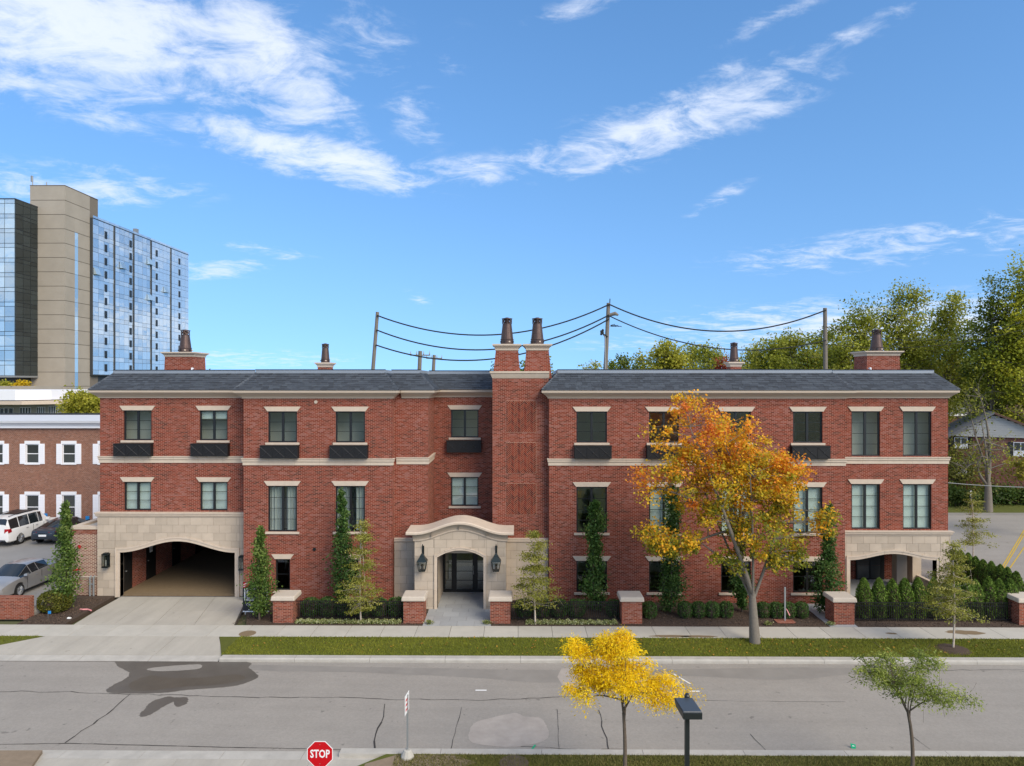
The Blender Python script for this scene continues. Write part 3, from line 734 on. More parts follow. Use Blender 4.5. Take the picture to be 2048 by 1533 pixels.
# -------- cornice and roof
CORN = [(10.60, .37), (10.47, .37), (10.46, .33), (10.42, .30), (10.36, .22), (10.30, .14), (10.24, .09), (10.23, .06), (10.18, .06), (10.18, 0)]
secs = [(X0, X1, YE, True, False), (X1, X2, YB, True, True), (X2, X3, YC, False, True), (X3, X4, YR, False, False), (X5, X6, YB, True, True), (X6, X7, YE2, False, True)]
OV, RUN, RZ0, RZ1 = .39, .86, 10.60, 11.47
for i, (x0, x1, Y, l, r) in enumerate(secs):
    bk = {0: BACK, 5: BACK}.get(i, 40.0)
    part(MB().ring(x0+(.38 if i == 2 else 0), x1-(.38 if i == 0 else 0), Y, CORN, l, r, back=bk if i in (0, 5) else Y+1.2 if i != 2 else YR+.2), 'cornice', 'cornice_paint')
    ea, eb = x0-(OV if l else 0), x1+(OV if r else 0); ye = Y-OV; ta, tb = ea+(RUN if l else 0), eb-(RUN if r else 0)
    if i == 2: ea = ta = x0-.2
    if i == 3: ea = ta = x0-.3
    mb = MB(); yt = ye+RUN; yk = bk
    mb.quad((ea, ye, RZ0), (eb, ye, RZ0), (tb, yt, RZ1), (ta, yt, RZ1))
    if l: mb.quad((ea, yk, RZ0), (ea, ye, RZ0), (ta, yt, RZ1), (ta, yk, RZ1))
    if r: mb.quad((eb, ye, RZ0), (eb, yk, RZ0), (tb, yk, RZ1), (tb, yt, RZ1))
    mb.quad((ea, ye, RZ0), (ea, yk, RZ0), (eb, yk, RZ0), (eb, ye, RZ0))
    rf = part(mb, 'roof', 'roof_grey')
    # shingles: every tab a small tilted slab
    V, C = [], []; rows = 9; sl = Vector((0, RUN, RZ1-RZ0)); nrm = Vector((0, -(RZ1-RZ0), RUN)).normalized()
    def course(p_of, wdt, nv):
        pass
    for k in range(rows):
        t0, t1 = k/rows-.01, min((k+1)/rows+.03, 1)
        xa, xb = ea+(ta-ea)*t0, eb+(tb-eb)*t0; x = xa+random.uniform(-.3, 0)
        xa1, xb1 = ea+(ta-ea)*t1, eb+(tb-eb)*t1
        while x < xb:
            wd = random.choice((.17, .24, .30, .36)); a0, a1 = max(x, xa), min(x+wd-.006, xb); th = random.choice((.010, .016, .026))
            b0, b1 = max(a0, xa1), min(a1, xb1)
            if a1-a0 > .02 and b1 > b0-.2:
                b0, b1 = min(b0, a1), max(b1, a0)
                q0 = Vector((0, ye, RZ0))+sl*t0+nrm*(th+.012); q1 = Vector((0, ye, RZ0))+sl*t1+nrm*.006; qb = q0-nrm*(th+.012)
                V.append([(a0, q0.y, q0.z), (a1, q0.y, q0.z), (b1, q1.y, q1.z), (b0, q1.y, q1.z)]); V.append([(a0, qb.y, qb.z), (a1, qb.y, qb.z), (a1, q0.y, q0.z), (a0, q0.y, q0.z)])
                c = random.choice(((.052, .060, .073), (.060, .070, .085), (.046, .053, .064), (.066, .077, .092), (.055, .064, .078))); C += [c]*8
            x += wd
    for side, on in ((-1, l), (1, r)):
        if not on: continue
        for k in range(rows):
            t0, t1 = k/rows-.01, min((k+1)/rows+.03, 1); y = ye+RUN*max(t0, 0)
            e_, tp = (ea, ta) if side < 0 else (eb, tb)
            lim = yk if i in (0, 5) else Y+3.2
            while y < lim:
                wd = random.choice((.2, .3, .36)); th = random.choice((.02, .03)); x_0 = e_+(tp-e_)*t0+side*th; x_1 = e_+(tp-e_)*t1+side*.008
                z_0, z_1 = RZ0+(RZ1-RZ0)*t0+.012, RZ0+(RZ1-RZ0)*t1+.006; yb_ = max(y, ye+RUN*t1)
                V.append([(x_0, y, z_0), (x_0, y+wd-.006, z_0), (x_1, y+wd-.006, z_1), (x_1, min(yb_, y+wd-.006), z_1)]); c = random.choice(((.050, .060, .075), (.062, .074, .092), (.040, .048, .060))); C += [c]*4
                y += wd
    # ridge caps on the hips
    for side, on in ((-1, l), (1, r)):
        if not on: continue
        e_, tp = (ea, ta) if side < 0 else (eb, tb); A = Vector((e_, ye, RZ0+.03)); Bv = Vector((tp, yt, RZ1+.03)); n = 11
        for k in range(n):
            p, q = A.lerp(Bv, k/n), A.lerp(Bv, (k+1.1)/n); up = Vector((0, 0, .02))
            wx = Vector((.13*-side, 0, -.03)); wy = Vector((0, .13, -.09))
            c = random.choice(((.060, .070, .085), (.085, .095, .11)))
            V.append([p+wx+up, p+up*1.6, q+up, q+wx]); V.append([p+up*1.6, p+wy+up*1.3, q+wy+up*.3, q+up]); C += [c]*8
    Vn = np.array([[tuple(p) for p in q] for q in V]).reshape(-1, 3)
    o = raw_mesh('shingles', Vn, np.arange(len(Vn)).reshape(-1, 4), 'shingle', None, np.array(C), 'stuff'); o.parent = rf
    # metal edge and flat deck
    mb = MB(); ma, mbx = ta+(.0 if l else 0), tb
    mb.box(ma-.02, mbx+.02, yt-.03, yt+.08, RZ1-.03, 11.62)
    if l: mb.box(ma-.02, ma+.08, yt+.08, yk, RZ1-.03, 11.62)
    if r: mb.box(mbx-.08, mbx+.02, yt+.08, yk, RZ1-.03, 11.62)
    part(mb, 'roof_edge', 'roof_metal', rf)
    mb = MB().box(ma-.03, mbx+.03, yt-.06, yt+.10, 11.62, 11.645)
    part(mb, 'edge_cap', 'black_frame', rf)
part(B(X0+.4, X7-.4, 38.6, BACK, 11.30, 11.42), 'roof_deck', 'roof_flat')
part(B(X1+.5, X3-.6, 36.2, 38.6, 11.28, 11.40), 'roof_deck', 'roof_flat'); part(B(X5+.5, X6-.5, 36.2, 38.6, 11.28, 11.40), 'roof_deck', 'roof_flat')
part(B(X0+.3, X7-.3, BACK-.3, BACK, 10.4, 11.6), 'parapet', 'roof_metal')

# -------- stone facing built of separate blocks under a curve
def curve_ogee(xa, xb, spring, peak, flat_=.10):
    def f(x):
        t = abs((x-(xa+xb)/2)/((xb-xa)/2))
        return spring+(peak-spring)*.5*(1+math.cos(math.pi*min(1, max(0, t)))) if t < 1 else spring
    return f
def curve_segment(xa, xb, spring, peak):
    h = peak-spring; w = (xb-xa)/2; rad = (w*w+h*h)/(2*h); c = (xa+xb)/2
    return lambda x: (peak-rad+math.sqrt(max(rad*rad-(x-c)**2, 0))) if xa <= x <= xb else spring
def stone_face(x0, x1, ztop, Y, ox0, ox1, fn, trim, depth=.25, course=.40, blk=.60, top=None, row_h=None, name='stone_facing'):
    """limestone facing with an arched opening; backing slab, blocks 12 mm proud, moulded trim round the opening"""
    top = top or (lambda x: ztop); N = 40; oxs = [ox0+(ox1-ox0)*k/N for k in range(N+1)]
    mb = MB(); Yb = Y+.012
    oxs = [x0+(ox0-x0)*k/8 for k in range(8)]+oxs+[ox1+(x1-ox1)*(k+1)/8 for k in range(8)]
    for a, b in zip(oxs, oxs[1:]):
        op = ox0-1e-6 < a and b < ox1+1e-6
        za, zb, ta, tb = fn(a) if op else -.1, fn(b) if op else -.1, top(a)-.01, top(b)-.01
        mb.hexa([(a, Yb, za), (b, Yb, zb), (b, Y+depth, zb), (a, Y+depth, za), (a, Yb, ta), (b, Yb, tb), (b, Y+depth, tb), (a, Y+depth, ta)])
    back = part(mb, name, 'stone_joint')
    # blocks
    z = ztop if top(0) == ztop else max(top(x0+(x1-x0)*k/30) for k in range(31)); r = 0; g_ = .005
    while z > .02:
        zb = max(z-course, -.05); x = x0-(blk/2 if r % 2 else 0)
        while x < x1-.01:
            a, b = max(x, x0), min(x+blk, x1); x += blk
            if b-a < .03: continue
            pieces = [(a, b)]
            lo_lim = lambda q: (fn(q)+trim if ox0-trim < q < ox1+trim else -9)
            # split where a block meets the jamb
            out = []
            for p, q in pieces:
                cuts = sorted({p, q, *[c for c in (ox0-trim, ox1+trim) if p < c < q]})
                out += list(zip(cuts, cuts[1:]))
            for p, q in out:
                p, q = p+g_, q-g_
                if q-p < .02: continue
                S = 10; bot = []; tp = []
                inside = ox0-trim < (p+q)/2 < ox1+trim
                for k in range(S+1):
                    xx = p+(q-p)*k/S
                    lo = max(zb+g_, fn(min(max(xx, ox0), ox1))+trim) if inside else zb+g_
                    hi = min(z-g_, top(xx)); bot.append((xx, min(lo, hi))); tp.append((xx, hi))
                keep = [k for k in range(S+1) if tp[k][1]-bot[k][1] > .012]
                if len(keep) < 2: continue
                bot = [bot[k] for k in keep]; tp = [tp[k] for k in keep]
                if all(abs(v[1]-bot[0][1]) < 1e-6 for v in bot) and all(abs(v[1]-tp[0][1]) < 1e-6 for v in tp): bot = [bot[0], bot[-1]]; tp = [tp[0], tp[-1]]
                part(MB().prism(bot+tp[::-1], Y-random.uniform(0, .004), Y+.02), 'stone', 'limestone', back)
        z = zb; r += 1
    # trim: stepped band round the opening, in voussoirs and jamb stones
    for w0, w1, pr in ((0, .62*trim, .035), (.62*trim, trim-.004, .06)):
        for side in (-1, 1):
            xe = ox0 if side < 0 else ox1
            a, b = (xe-w1, xe-w0) if side < 0 else (xe+w0, xe+w1)
            zs = [-.05, fn(xe)*.36, fn(xe)*.72, fn(xe)+(w0 if w0 else 0)]
            for c, d in zip(zs, zs[1:]): part(B(a, b, Y-pr, Y+depth-.02, c+.004, d-.002), 'jamb_stone', 'stone_trim', back)
        K = 5
        for k in range(K):
            seg = [ox0-w1+(ox1-ox0+2*w1)*(k+t/8)/K for t in range(9)]
            cl = lambda q: fn(min(max(q, ox0), ox1))
            poly = [(q, cl(q)+w0) for q in seg]+[(q, cl(q)+w1) for q in seg[::-1]]
            poly = [(q+(.004 if j in (0, 17) else -.004 if j in (8, 9) else 0), zq) for j, (q, zq) in enumerate(poly)]
            part(MB().prism(poly, Y-pr, Y+depth-.02), 'arch_stone', 'stone_trim', back)
    return back
# garage front (left end bay)
YG = 35.80
stone_face(X0-.02, X1-.03, 4.06, YG, GX0, GX1, curve_ogee(GX0, GX1, 2.25, 2.83), .24, .35, .405, .60)
part(MB().ring(X0-.02, X1-.14, YG, [(4.30+z, o) for z, o in COPE], True, False, back=YE+.02), 'coping', 'stone_trim')
# porch front (right end bay)
YP = 35.72
pf = curve_ogee(PX0, PX1, 1.96, 2.28)
stone_face(X6+.03, X7+.02, 3.20, YP, PX0, PX1, pf, .20, .35, .405, .62)
part(MB().ring(X6+.03, X7+.02, YP, [(3.43+z, o) for z, o in COPE], False, True, back=YE2+.02), 'coping', 'stone_trim')
# porch room: floor, ceiling, back wall with glazed doors, side opening with a stone column
part(B(X6+.05, X7+.0, YP+.36, 39.2, -.12, .06), 'porch_floor', 'paver'); part(B(X6+.05, X7-.01, YE2+.2, 39.2, 2.42, 2.6), 'porch_ceiling', 'interior_light')
part(B(X6+.05, X7, 39.05, 39.2, .06, 2.42), 'porch_wall', 'brick'); part(B(X6+.02, X6+.12, YE2+.18, 39.05, .06, 2.42), 'porch_wall', 'brick')
part(B(X7-.45, X7+.02, 38.3, 39.04, -.1, 2.6), 'column', 'limestone'); part(B(X7-.38, X7+.02, YP+.36, 36.5, -.1, 2.6), 'column', 'limestone')
part(B(X7-.32, X7+.0, 36.5, 38.3, 2.15, 2.6), 'beam', 'limestone'); part(B(X7-.25, X7-.05, 36.5, 38.3, .06, .5), 'low_wall', 'stone_trim')
xw0, xw1 = fx(1712, 39), fx(1768, 39)
dw = part(MB().box(xw0, xw1, 38.95, 39.04, 2.22, 2.3).box(xw0, xw1, 38.95, 39.04, .06, .16).box(xw0, xw0+.07, 38.95, 39.04, .16, 2.22).box(xw1-.2, xw1, 38.95, 39.04, .16, 2.22).box((xw0+xw1)/2-.06, (xw0+xw1)/2+.05, 38.95, 39.04, .16, 2.22), 'porch_door', 'black_frame')
for a, b in ((xw0+.07, (xw0+xw1)/2-.06), ((xw0+xw1)/2+.05, xw1-.2)):
    for k in range(3): part(B(a, b, 38.97, 38.985, .16+k*.69, .84+k*.69), 'pane', 'office_glass', dw)
xc0 = fx(1805, 37.5)
part(B(xc0-.25, xc0+.3, 37.6, 38.1, .06, 2.42), 'column', 'limestone')

# garage passage
pz = 2.95
part(B(GX0-.3, GX1+.3, YG+.3, 51.5, -.12, .004), 'passage_floor', 'paver_tan'); part(B(GX0-.3, GX1+.3, YE+.17, 51.5, pz, pz+.1), 'passage_ceiling', 'interior')
pw = part(B(GX0-.35, GX0-.2, YE+.17, 51.5, 0, pz), 'passage_wall', 'brick'); part(B(GX1+.2, GX1+.35, YE+.17, 51.5, 0, pz), 'passage_wall', 'brick'); part(B(GX0-.2, GX1+.2, 51.4, 51.5, 0, pz), 'passage_wall', 'brick_dark')
part(B(GX0-.36, GX0-.2, YG+.34, YE+.18, 0, pz), 'passage_wall', 'brick')
for y in (36.5, 38.7, 41.6, 44.6):
    d = part(B(GX0-.21, GX0-.17, y, y+(.75 if y < 37 else 1.0), .01, 2.35), 'passage_door', 'door_black')
    part(MB().lathe((GX0-.15, y+.15, 1.05), [(.03, -.03), (.03, .03)], 8, 'x'), 'handle', 'galvanized', d)
    if 38 < y < 39:
        s = part(B(GX0-.168, GX0-.16, y+.32, y+.62, 1.45, 1.85), 'notice', 'paper', d)
        for k in range(3): part(B(GX0-.159, GX0-.157, y+.37+k*.09, y+.42+k*.09, 1.55, 1.78), 'notice_print', 'galvanized', d)

# -------- entrance portico and stone flanks
YF = 35.38
def flank(x0, x1):
    bk = part(B(x0, x1, YF+.012, YC+.02, -.1, 2.90), 'stone_facing', 'stone_joint'); z = 2.90; r = 0
    while z > 0:
        zb = max(z-.42, -.05); x = x0-(.3 if r % 2 else 0)
        while x < x1-.02:
            a, b = max(x, x0)+.005, min(x+.62, x1)-.005; x += .62
            if b-a > .04: part(B(a, b, YF-random.uniform(0, .004), YF+.02, zb+.005, z-.005), 'stone', 'limestone', bk)
        z = zb; r += 1
    part(MB().ring(x0, x1, YF, [(3.10, .07), (3.05, .07), (3.03, .05), (2.94, .05), (2.90, .0)], False, False, back=YC+.02), 'coping', 'stone_trim')
YPO = 33.9
QX0, QX1 = fx(829, YPO), fx(1012, YPO); AX0, AX1 = fx(874.5, YPO), fx(967, YPO)
flank(X2+.02, QX0+.1); flank(QX1-.1, X5-.02)
qc = (QX0+QX1)/2; hw = (QX1-QX0)/2
EZ, PZ = fz(1067, YPO, -2.8), fz(1051, YPO, -2.8)       # underside line of the crowning moulding: ends and middle
topf = lambda x: EZ-.42+(PZ+.12-EZ)*.5*(1+math.cos(math.pi*min(1, abs((x-qc)/hw)*1.02)))
po = stone_face(QX0, QX1, 9, YPO, AX0, AX1, curve_segment(AX0, AX1, 2.30+fz(1116, YPO, -2.8)-2.30, fz(1101.5, YPO, -2.8)), .15, .35, .405, .62, top=topf, name='portico_facing')
part(MB().box(QX0+.002, QX0+.3, YPO+.35, YR, -.1, EZ-.43).box(QX1-.3, QX1-.002, YPO+.35, YR, -.1, EZ-.43), 'portico_side', 'limestone')
# crowning moulding, swept along the curve
def crown(prof, mat, name, ext):
    N = 36; mb = MB(); xa, xb = QX0-ext, QX1+ext; rows = []
    for k in range(N+1):
        x = xa+(xb-xa)*k/N; rows.append([(x, YPO-o, topf(min(max(x, QX0), QX1))+z) for z, o in prof])
    m = len(prof); n = len(mb.v)
    for r_ in rows: mb.v += r_
    for k in range(N):
        for j in range(m): j2 = (j+1) % m; mb.f.append((n+k*m+j, n+k*m+j2, n+(k+1)*m+j2, n+(k+1)*m+j))
    mb.f.append(tuple(range(n, n+m))); mb.f.append(tuple(range(n+N*m, n+N*m+m))[::-1])
    return part(mb, name, mat)
crown([(0, 0.02), (.04, .06), (.10, .07), (.10, -1.2), (0, -1.2)], 'stone_trim', 'moulding', .06)
crown([(.10, .03), (.20, .07), (.32, .15), (.36, .17), (.36, -1.2), (.10, -1.2)], 'limestone', 'frieze', .08)
cr = crown([(.36, .27), (.39, .30), (.47, .30), (.51, .25), (.54, -1.3), (.36, -1.3)], 'stone_trim', 'crown', .38)
for t in (-.62, -.02, .58):
    x = qc+hw*t; part(MB().prism([(x-.006, topf(x)+.11), (x+.006, topf(x)+.11), (x+.006, topf(x)+.36), (x-.006, topf(x)+.36)], YPO-.176, YPO-.02), 'joint', 'stone_seam')
# vault and side walls inside the porch, then the black glazed entrance
part(B(AX0-.15, AX0-.02, YPO+.33, 36.9, -.05, 2.6), 'porch_side', 'limestone'); part(B(AX1+.02, AX1+.15, YPO+.33, 36.9, -.05, 2.6), 'porch_side', 'limestone')
part(B(AX0-.02, AX1+.02, YPO+.35, 36.9, 2.62, 2.75), 'porch_ceiling', 'limestone')
DX0, DX1, DY, DZ = AX0+.0, AX1+.0, 36.62, 2.62
part(B(AX0-.15, AX1+.15, DY+.14, DY+.3, 2.5, 2.8), 'door_head', 'interior')
dc = (DX0+DX1)/2; dwid = .42
ent = part(MB().box(DX0, DX1, DY, DY+.1, DZ-.1, DZ).box(DX0, DX1, DY, DY+.1, .0, .14).box(DX0, DX0+.1, DY, DY+.1, .14, DZ-.1).box(DX1-.1, DX1, DY, DY+.1, .14, DZ-.1)
           .box(dc-dwid-.26, dc-dwid, DY-.02, DY+.1, .14, DZ-.1).box(dc+dwid, dc+dwid+.26, DY-.02, DY+.1, .14, DZ-.1), 'entrance_door', 'door_black')
for a, b in ((DX0+.1, dc-dwid-.26), (dc-dwid, dc+dwid), (dc+dwid+.26, DX1-.1)):
    for k in range(5):
        z0 = .14+k*(DZ-.24)/5; z1 = z0+(DZ-.24)/5
        part(B(a, b, DY+.045, DY+.052, z0+.012, z1-.012), 'pane', 'door_glass', ent)
        if k: part(B(a, b, DY+.03, DY+.065, z0-.012, z0+.012), 'glazing_bar', 'door_black', ent)
part(MB().tube([(dc+dwid+.05, DY-.06, .95), (dc+dwid+.05, DY-.06, 1.4)], .014, 8), 'handle', 'galvanized', ent)
part(B(AX0-.3, AX1+.3, 40.4, 40.5, 0, 3), 'lobby_wall', 'interior_light'); part(B(-4.5, -1.2, 36.99, 40.4, -.1, .0), 'lobby_floor', 'paver')

# -------- main chimney stack with herringbone panels
part(MB().box(X4, X5+.0, YC, 37.4, -.1, 11.20), 'chimney_stack', 'brick')
hz = lambda py: fz(py, YC, 0)
part(MB().ring(X4, X5+.03, YC, [(hz(743.5), .14), (hz(747), .14), (hz(748.5), .10), (hz(753), .06), (hz(757), .02), (hz(758), 0)], True, False, back=37.5), 'chimney_band', 'stone_trim')
def herringbone(xa, xb, za, zb):
    bk = part(B(xa-.014, xb+.014, YC-.012, YC+.01, za-.014, zb+.014), 'herringbone_panel', 'mortar')
    V, C = [], []; L, w, g_ = .214, .062, .014
    c45 = math.sqrt(.5); n = 28
    for i in range(-n, n):
        for j in range(-n, n):
            # herringbone lattice: L=3w bricks, step pattern
            u = w+g_; ox = i*u+j*3*u; oy = -i*u*-1+j*-3*u*0
            for kind in (0, 1):
                if kind == 0: r = (i*u+6*u*j*.5+0, i*u-6*u*j*.5, L+g_, u)
                else: r = (i*u+6*u*j*.5+0, i*u-6*u*j*.5+u, u, L+g_)
                p = [(r[0]+g_/2, r[1]+g_/2), (r[0]+r[2]-g_/2, r[1]+g_/2), (r[0]+r[2]-g_/2, r[1]+r[3]-g_/2), (r[0]+g_/2, r[1]+r[3]-g_/2)]
                q = [((a-b)*c45+(xa+xb)/2, (a+b)*c45+(za+zb)/2) for a, b in p]
                # clip to the panel
                for ax, lim, sg in ((0, xa, 1), (0, xb, -1), (1, za, 1), (1, zb, -1)):
                    o_ = []
                    for k in range(len(q)):
                        A, Bq = q[k-1], q[k]; ia, ib = sg*(A[ax]-lim) >= 0, sg*(Bq[ax]-lim) >= 0
                        if ia != ib: t = (lim-A[ax])/(Bq[ax]-A[ax]); o_.append((A[0]+(Bq[0]-A[0])*t, A[1]+(Bq[1]-A[1])*t))
                        if ib: o_.append(Bq)
                    q = o_
                    if len(q) < 3: break
                if len(q) < 3: continue
                yield_q.append(q)
    mb = MB(); cols = []
    for q in yield_q:
        n0 = len(mb.v); k = len(q); mb.v += [(x, YC-.022, z) for x, z in q]+[(x, YC-.010, z) for x, z in q]
        mb.f.append(tuple(range(n0, n0+k)))
        for t in range(k): u_ = (t+1) % k; mb.f.append((n0+t, n0+k+t, n0+k+u_, n0+u_))
        c = random.choice(((.165, .026, .013), (.20, .036, .017), (.14, .024, .013), (.10, .020, .012), (.22, .042, .020))); cols += [c]*(2*k)
    me = bpy.data.meshes.new('bricks'); me.from_pydata(mb.v, [], mb.f); ca = me.color_attributes.new('leaf', 'FLOAT_COLOR', 'POINT')
    ca.data.foreach_set('color', np.concatenate([np.array(cols), np.ones((len(cols), 1))], 1).astype(np.float32).ravel()); me.materials.append(MATS['shingle'])
    o = bpy.data.objects.new('bricks', me); COL.objects.link(o); o.parent = bk; o['kind'] = 'stuff'
hx0, hx1 = fx(1012.5, YC), fx(1072, YC)
for ya_, yb_ in ((803, 865), (886, 947), (968, 1030)):
    yield_q = []; herringbone(hx0, hx1, hz(yb_), hz(ya_))

def pot(c, h, r0, r1, parent):
    """copper chimney pot: base collar with holes, tapered shaft, pierced lantern, lid"""
    o = part(MB().lathe(c, [(r0*1.02, 0), (r0*1.02, .03), (r0, .04), (r0*.98, h*.17), (r0*1.05, h*.175), (r0*1.05, h*.19), (r0*.95, h*.20), (r1, h*.76), (r1*1.08, h*.765), (r1*1.08, h*.785), (r1*.55, h*.79), (r1*.55, h*.95), (r1, h*.95)], 20), 'chimney_pot', 'copper', parent, smooth=False)
    mb = MB()
    for k in range(8):
        a, b = 2*math.pi*k/8, 2*math.pi*(k+1)/8; z0, z1 = h*.785, h*.955
        p = lambda w, z: (c[0]+r1*math.cos(w), c[1]+r1*math.sin(w), c[2]+z)
        mb.tube([p(a, z0), p(b, z1)], .016, 4).tube([p(b, z0), p(a, z1)], .016, 4).tube([p(a, z0), p(a, z1)], .02, 4)
    part(mb, 'pot_lattice', 'copper', parent)
    part(MB().lathe(c, [(r1*1.0, h*.945), (r1*1.22, h*.955), (r1*1.2, h*.97), (r1*.5, h*.995), (r1*.3, h*1.01), (.01, h*1.012)], 20), 'pot_lid', 'copper', parent)
    for k in range(8):
        w = 2*math.pi*(k+.5)/8; q = (c[0]+r0*1.0*math.cos(w), c[1]+r0*1.0*math.sin(w), c[2]+h*.10)
        part(MB().box(q[0]-.04, q[0]+.04, q[1]-.04, q[1]+.04, q[2]-.035, q[2]+.035), 'pot_vent', 'stone_trim' if k % 3 == 0 else 'black_frame', parent)
def chimney(xb0, xb1, xt0, xt1, Y, depth, z0, z1, zcap, pot_h, pr0, pr1, n=1):
    mb = MB(); d = ((xb1-xb0)-(xt1-xt0))/2
    mb.hexa([(xb0, Y, z0), (xb1, Y, z0), (xb1, Y+depth, z0), (xb0, Y+depth, z0), (xt0, Y+d*.4, z1), (xt1, Y+d*.4, z1), (xt1, Y+depth-d*.4, z1), (xt0, Y+depth-d*.4, z1)])
    ch = part(mb, 'chimney', 'brick')
    m2 = MB(); h = zcap-z1
    def lv(o, z): return [(xt0-o, Y-o+d*.4, z), (xt1+o, Y-o+d*.4, z), (xt1+o, Y+depth-d*.4+o, z), (xt0-o, Y+depth-d*.4+o, z)]
    L = [lv(.0, z1-.02), lv(.03, z1), lv(.03, z1+.3*h), lv(.14, z1+.72*h), lv(.17, z1+.74*h), lv(.17, zcap)]
    for a in L: m2.v += a
    for i in range(len(L)-1):
        for k in range(4): j = (k+1) % 4; m2.f.append((4*i+k, 4*i+j, 4*i+4+j, 4*i+4+k))
    m2.f.append((3, 2, 1, 0)); q = 4*(len(L)-1); m2.f.append((q, q+1, q+2, q+3))
    part(m2, 'chimney_cap', 'stone_trim', ch)
    for k in range(n): pot(((xt0+xt1)/2, Y+depth/2, zcap), pot_h, pr0, pr1, ch)
    return ch
czt, czb = hz(692), hz(701)
for a, b, c_, d_ in ((985.5, 1041.5, 991.5, 1036), (1047, 1103.5, 1053, 1097.5)):
    chimney(fx(a, YC+.2), fx(b, YC+.2), fx(c_, YC+.2), fx(d_, YC+.2), YC+.2, 1.25, 11.18, hz(701), hz(688.5), hz(635.5)-hz(688.5)+.05, .34, .235)
# stacks farther back on the roof
def stack(pxa, pxb, pyb, pyt, Y, dep, ph, pr0, pr1, ta=3):
    xa, xb = fx(pxa, Y), fx(pxb, Y); zt = fz(pyt, Y, xa); zc = fz(pyt-9, Y, xa)
    chimney(xa, xb, xa+.04, xb-.04, Y, dep, 11.35, zt, zc, ph, pr0, pr1)
stack(328, 388, 740, 714, 39.0, 1.5, 1.30, .34, .23); stack(634, 660, 740, 735, 44, .85, 1.22, .27, .2)
stack(1733, 1801, 740, 712, 39.0, 1.5, 1.25, .34, .23); stack(1460, 1484, 740, 734, 43, .8, 1.22, .27, .2)
for px, py in ((632, 805), (629, 1100)):
    part(MB().lathe((fx(px, YB), YB-.05, fz(py, YB)), [(.085, 0), (.085, .06)], 12, 'y'), 'wall_vent', 'stone_trim' if py < 900 else 'black_frame')
for px, z in ((383, 11.75), (1742, 11.75)):
    part(MB().tube([(fx(px, 38.7), 38.9, z), (fx(px, 38.7), 38.75, z+.02), (fx(px, 38.7), 38.72, z-.08)], .045, 8), 'vent_elbow', 'white_paint')

# low brick wing at the left with white coping, pipes on it
wx0, wx1, wy = fx(143.5, 35.95), X0-.02, 35.95
wing = thing('brick_wing', 'low flat-roofed brick wing with pale coping left of the garage arch', 'building', (wx0, wy, 0))
def wpart(mb, name, mat, **k): return child_at(mb.build(name, mat, None, **k), wing)
wpart(B(wx0, wx1, wy, 43.5, -.1, 3.40), 'wall', 'brick_side')
wpart(B(wx0-.05, wx1, wy-.05, wy+.35, 3.40, 3.55), 'coping', 'stone_trim'); wpart(B(wx0-.05, wx0+.3, wy+.35, 43.5, 3.40, 3.55), 'coping', 'stone_trim'); wpart(B(wx0+.3, wx1, wy+.35, 43.5, 3.41, 3.44), 'roof_deck', 'concrete')
wpart(B(wx0+.02, wx1, wy-.035, wy, .92, 1.0), 'ledge', 'stone_trim')
for k in range(19): wpart(B(wx0+.01+k*.077, wx0+.075+k*.077, wy-.012, wy+.01, 3.16, 3.39), 'soldier_brick', 'brick_pier')
wpart(MB().lathe((fx(160, wy), wy-.1, fz(1096, wy)), [(.09, 0), (.09, .05), (.05, .06), (.05, .1)], 12, 'y'), 'alarm_bell', 'pipe_red')
wpart(MB().tube([(fx(158, wy), wy, 1.35), (fx(158, wy), wy-.18, 1.35), (fx(152, wy), wy-.25, 1.32)], .05, 8).tube([(fx(160, wy), wy-.12, 1.35), (fx(165, wy), wy-.22, 1.38)], .05, 8), 'hose_connection', 'pipe_red')
wpart(MB().tube([(fx(162, wy), wy, .55), (fx(162, wy), wy-.15, .5)], .05, 8), 'spigot', 'galvanized')
for px in (183, 190): wpart(MB().tube([(fx(px, wy), wy-.12, 0), (fx(px, wy), wy-.12, .95), (fx(px, wy), wy-.02, 1.0)], .045, 8), 'stand_pipe', 'galvanized')
wpart(MB().tube([(fx(183, wy), wy-.12, .6), (fx(190, wy), wy-.12, .6)], .035, 8), 'cross_pipe', 'galvanized')

# -------- window boxes
def window_box(px0, px1, Y, z0, z1, label):
    xa, xb = fx(px0, Y), fx(px1, Y); d = .30
    t = thing('window_box', label, 'window box', ((xa+xb)/2, Y, z0), 'black window boxes on the upper floor')
    c = lambda mb, n, m, **k: child_at(mb.build(n, m, None, **k), t)
    c(B(xa, xb, Y-d, Y-.003, z0, z1-.03), 'box', 'box_black', bevel=.008)
    c(MB().box(xa-.02, xb+.02, Y-d-.02, Y-.004, z1-.045, z1), 'rim', 'box_black'); c(B(xa+.03, xb-.03, Y-d+.03, Y-.03, z1-.02, z1+.004), 'soil', 'mulch')
    n = 3; w = (xb-xa)/n
    for k in range(n):
        a, b = xa+w*k+.03, xa+w*(k+1)-.03; zz0, zz1 = z0+.05, z1-.08; yf = Y-d-.012
        c(MB().tube([(a, yf, zz0), (b, yf, zz1)], .011, 4).tube([(a, yf, zz1), (b, yf, zz0)], .011, 4), 'cross_rib', 'box_ridge')
        c(MB().lathe(((a+b)/2, yf-.02, (zz0+zz1)/2), [(.03, 0), (.03, .02)], 8, 'y'), 'boss', 'box_ridge')
        if k: c(B(xa+w*k-.012, xa+w*k+.012, Y-d-.014, Y-d+.002, z0+.02, z1-.05), 'rib', 'box_black')
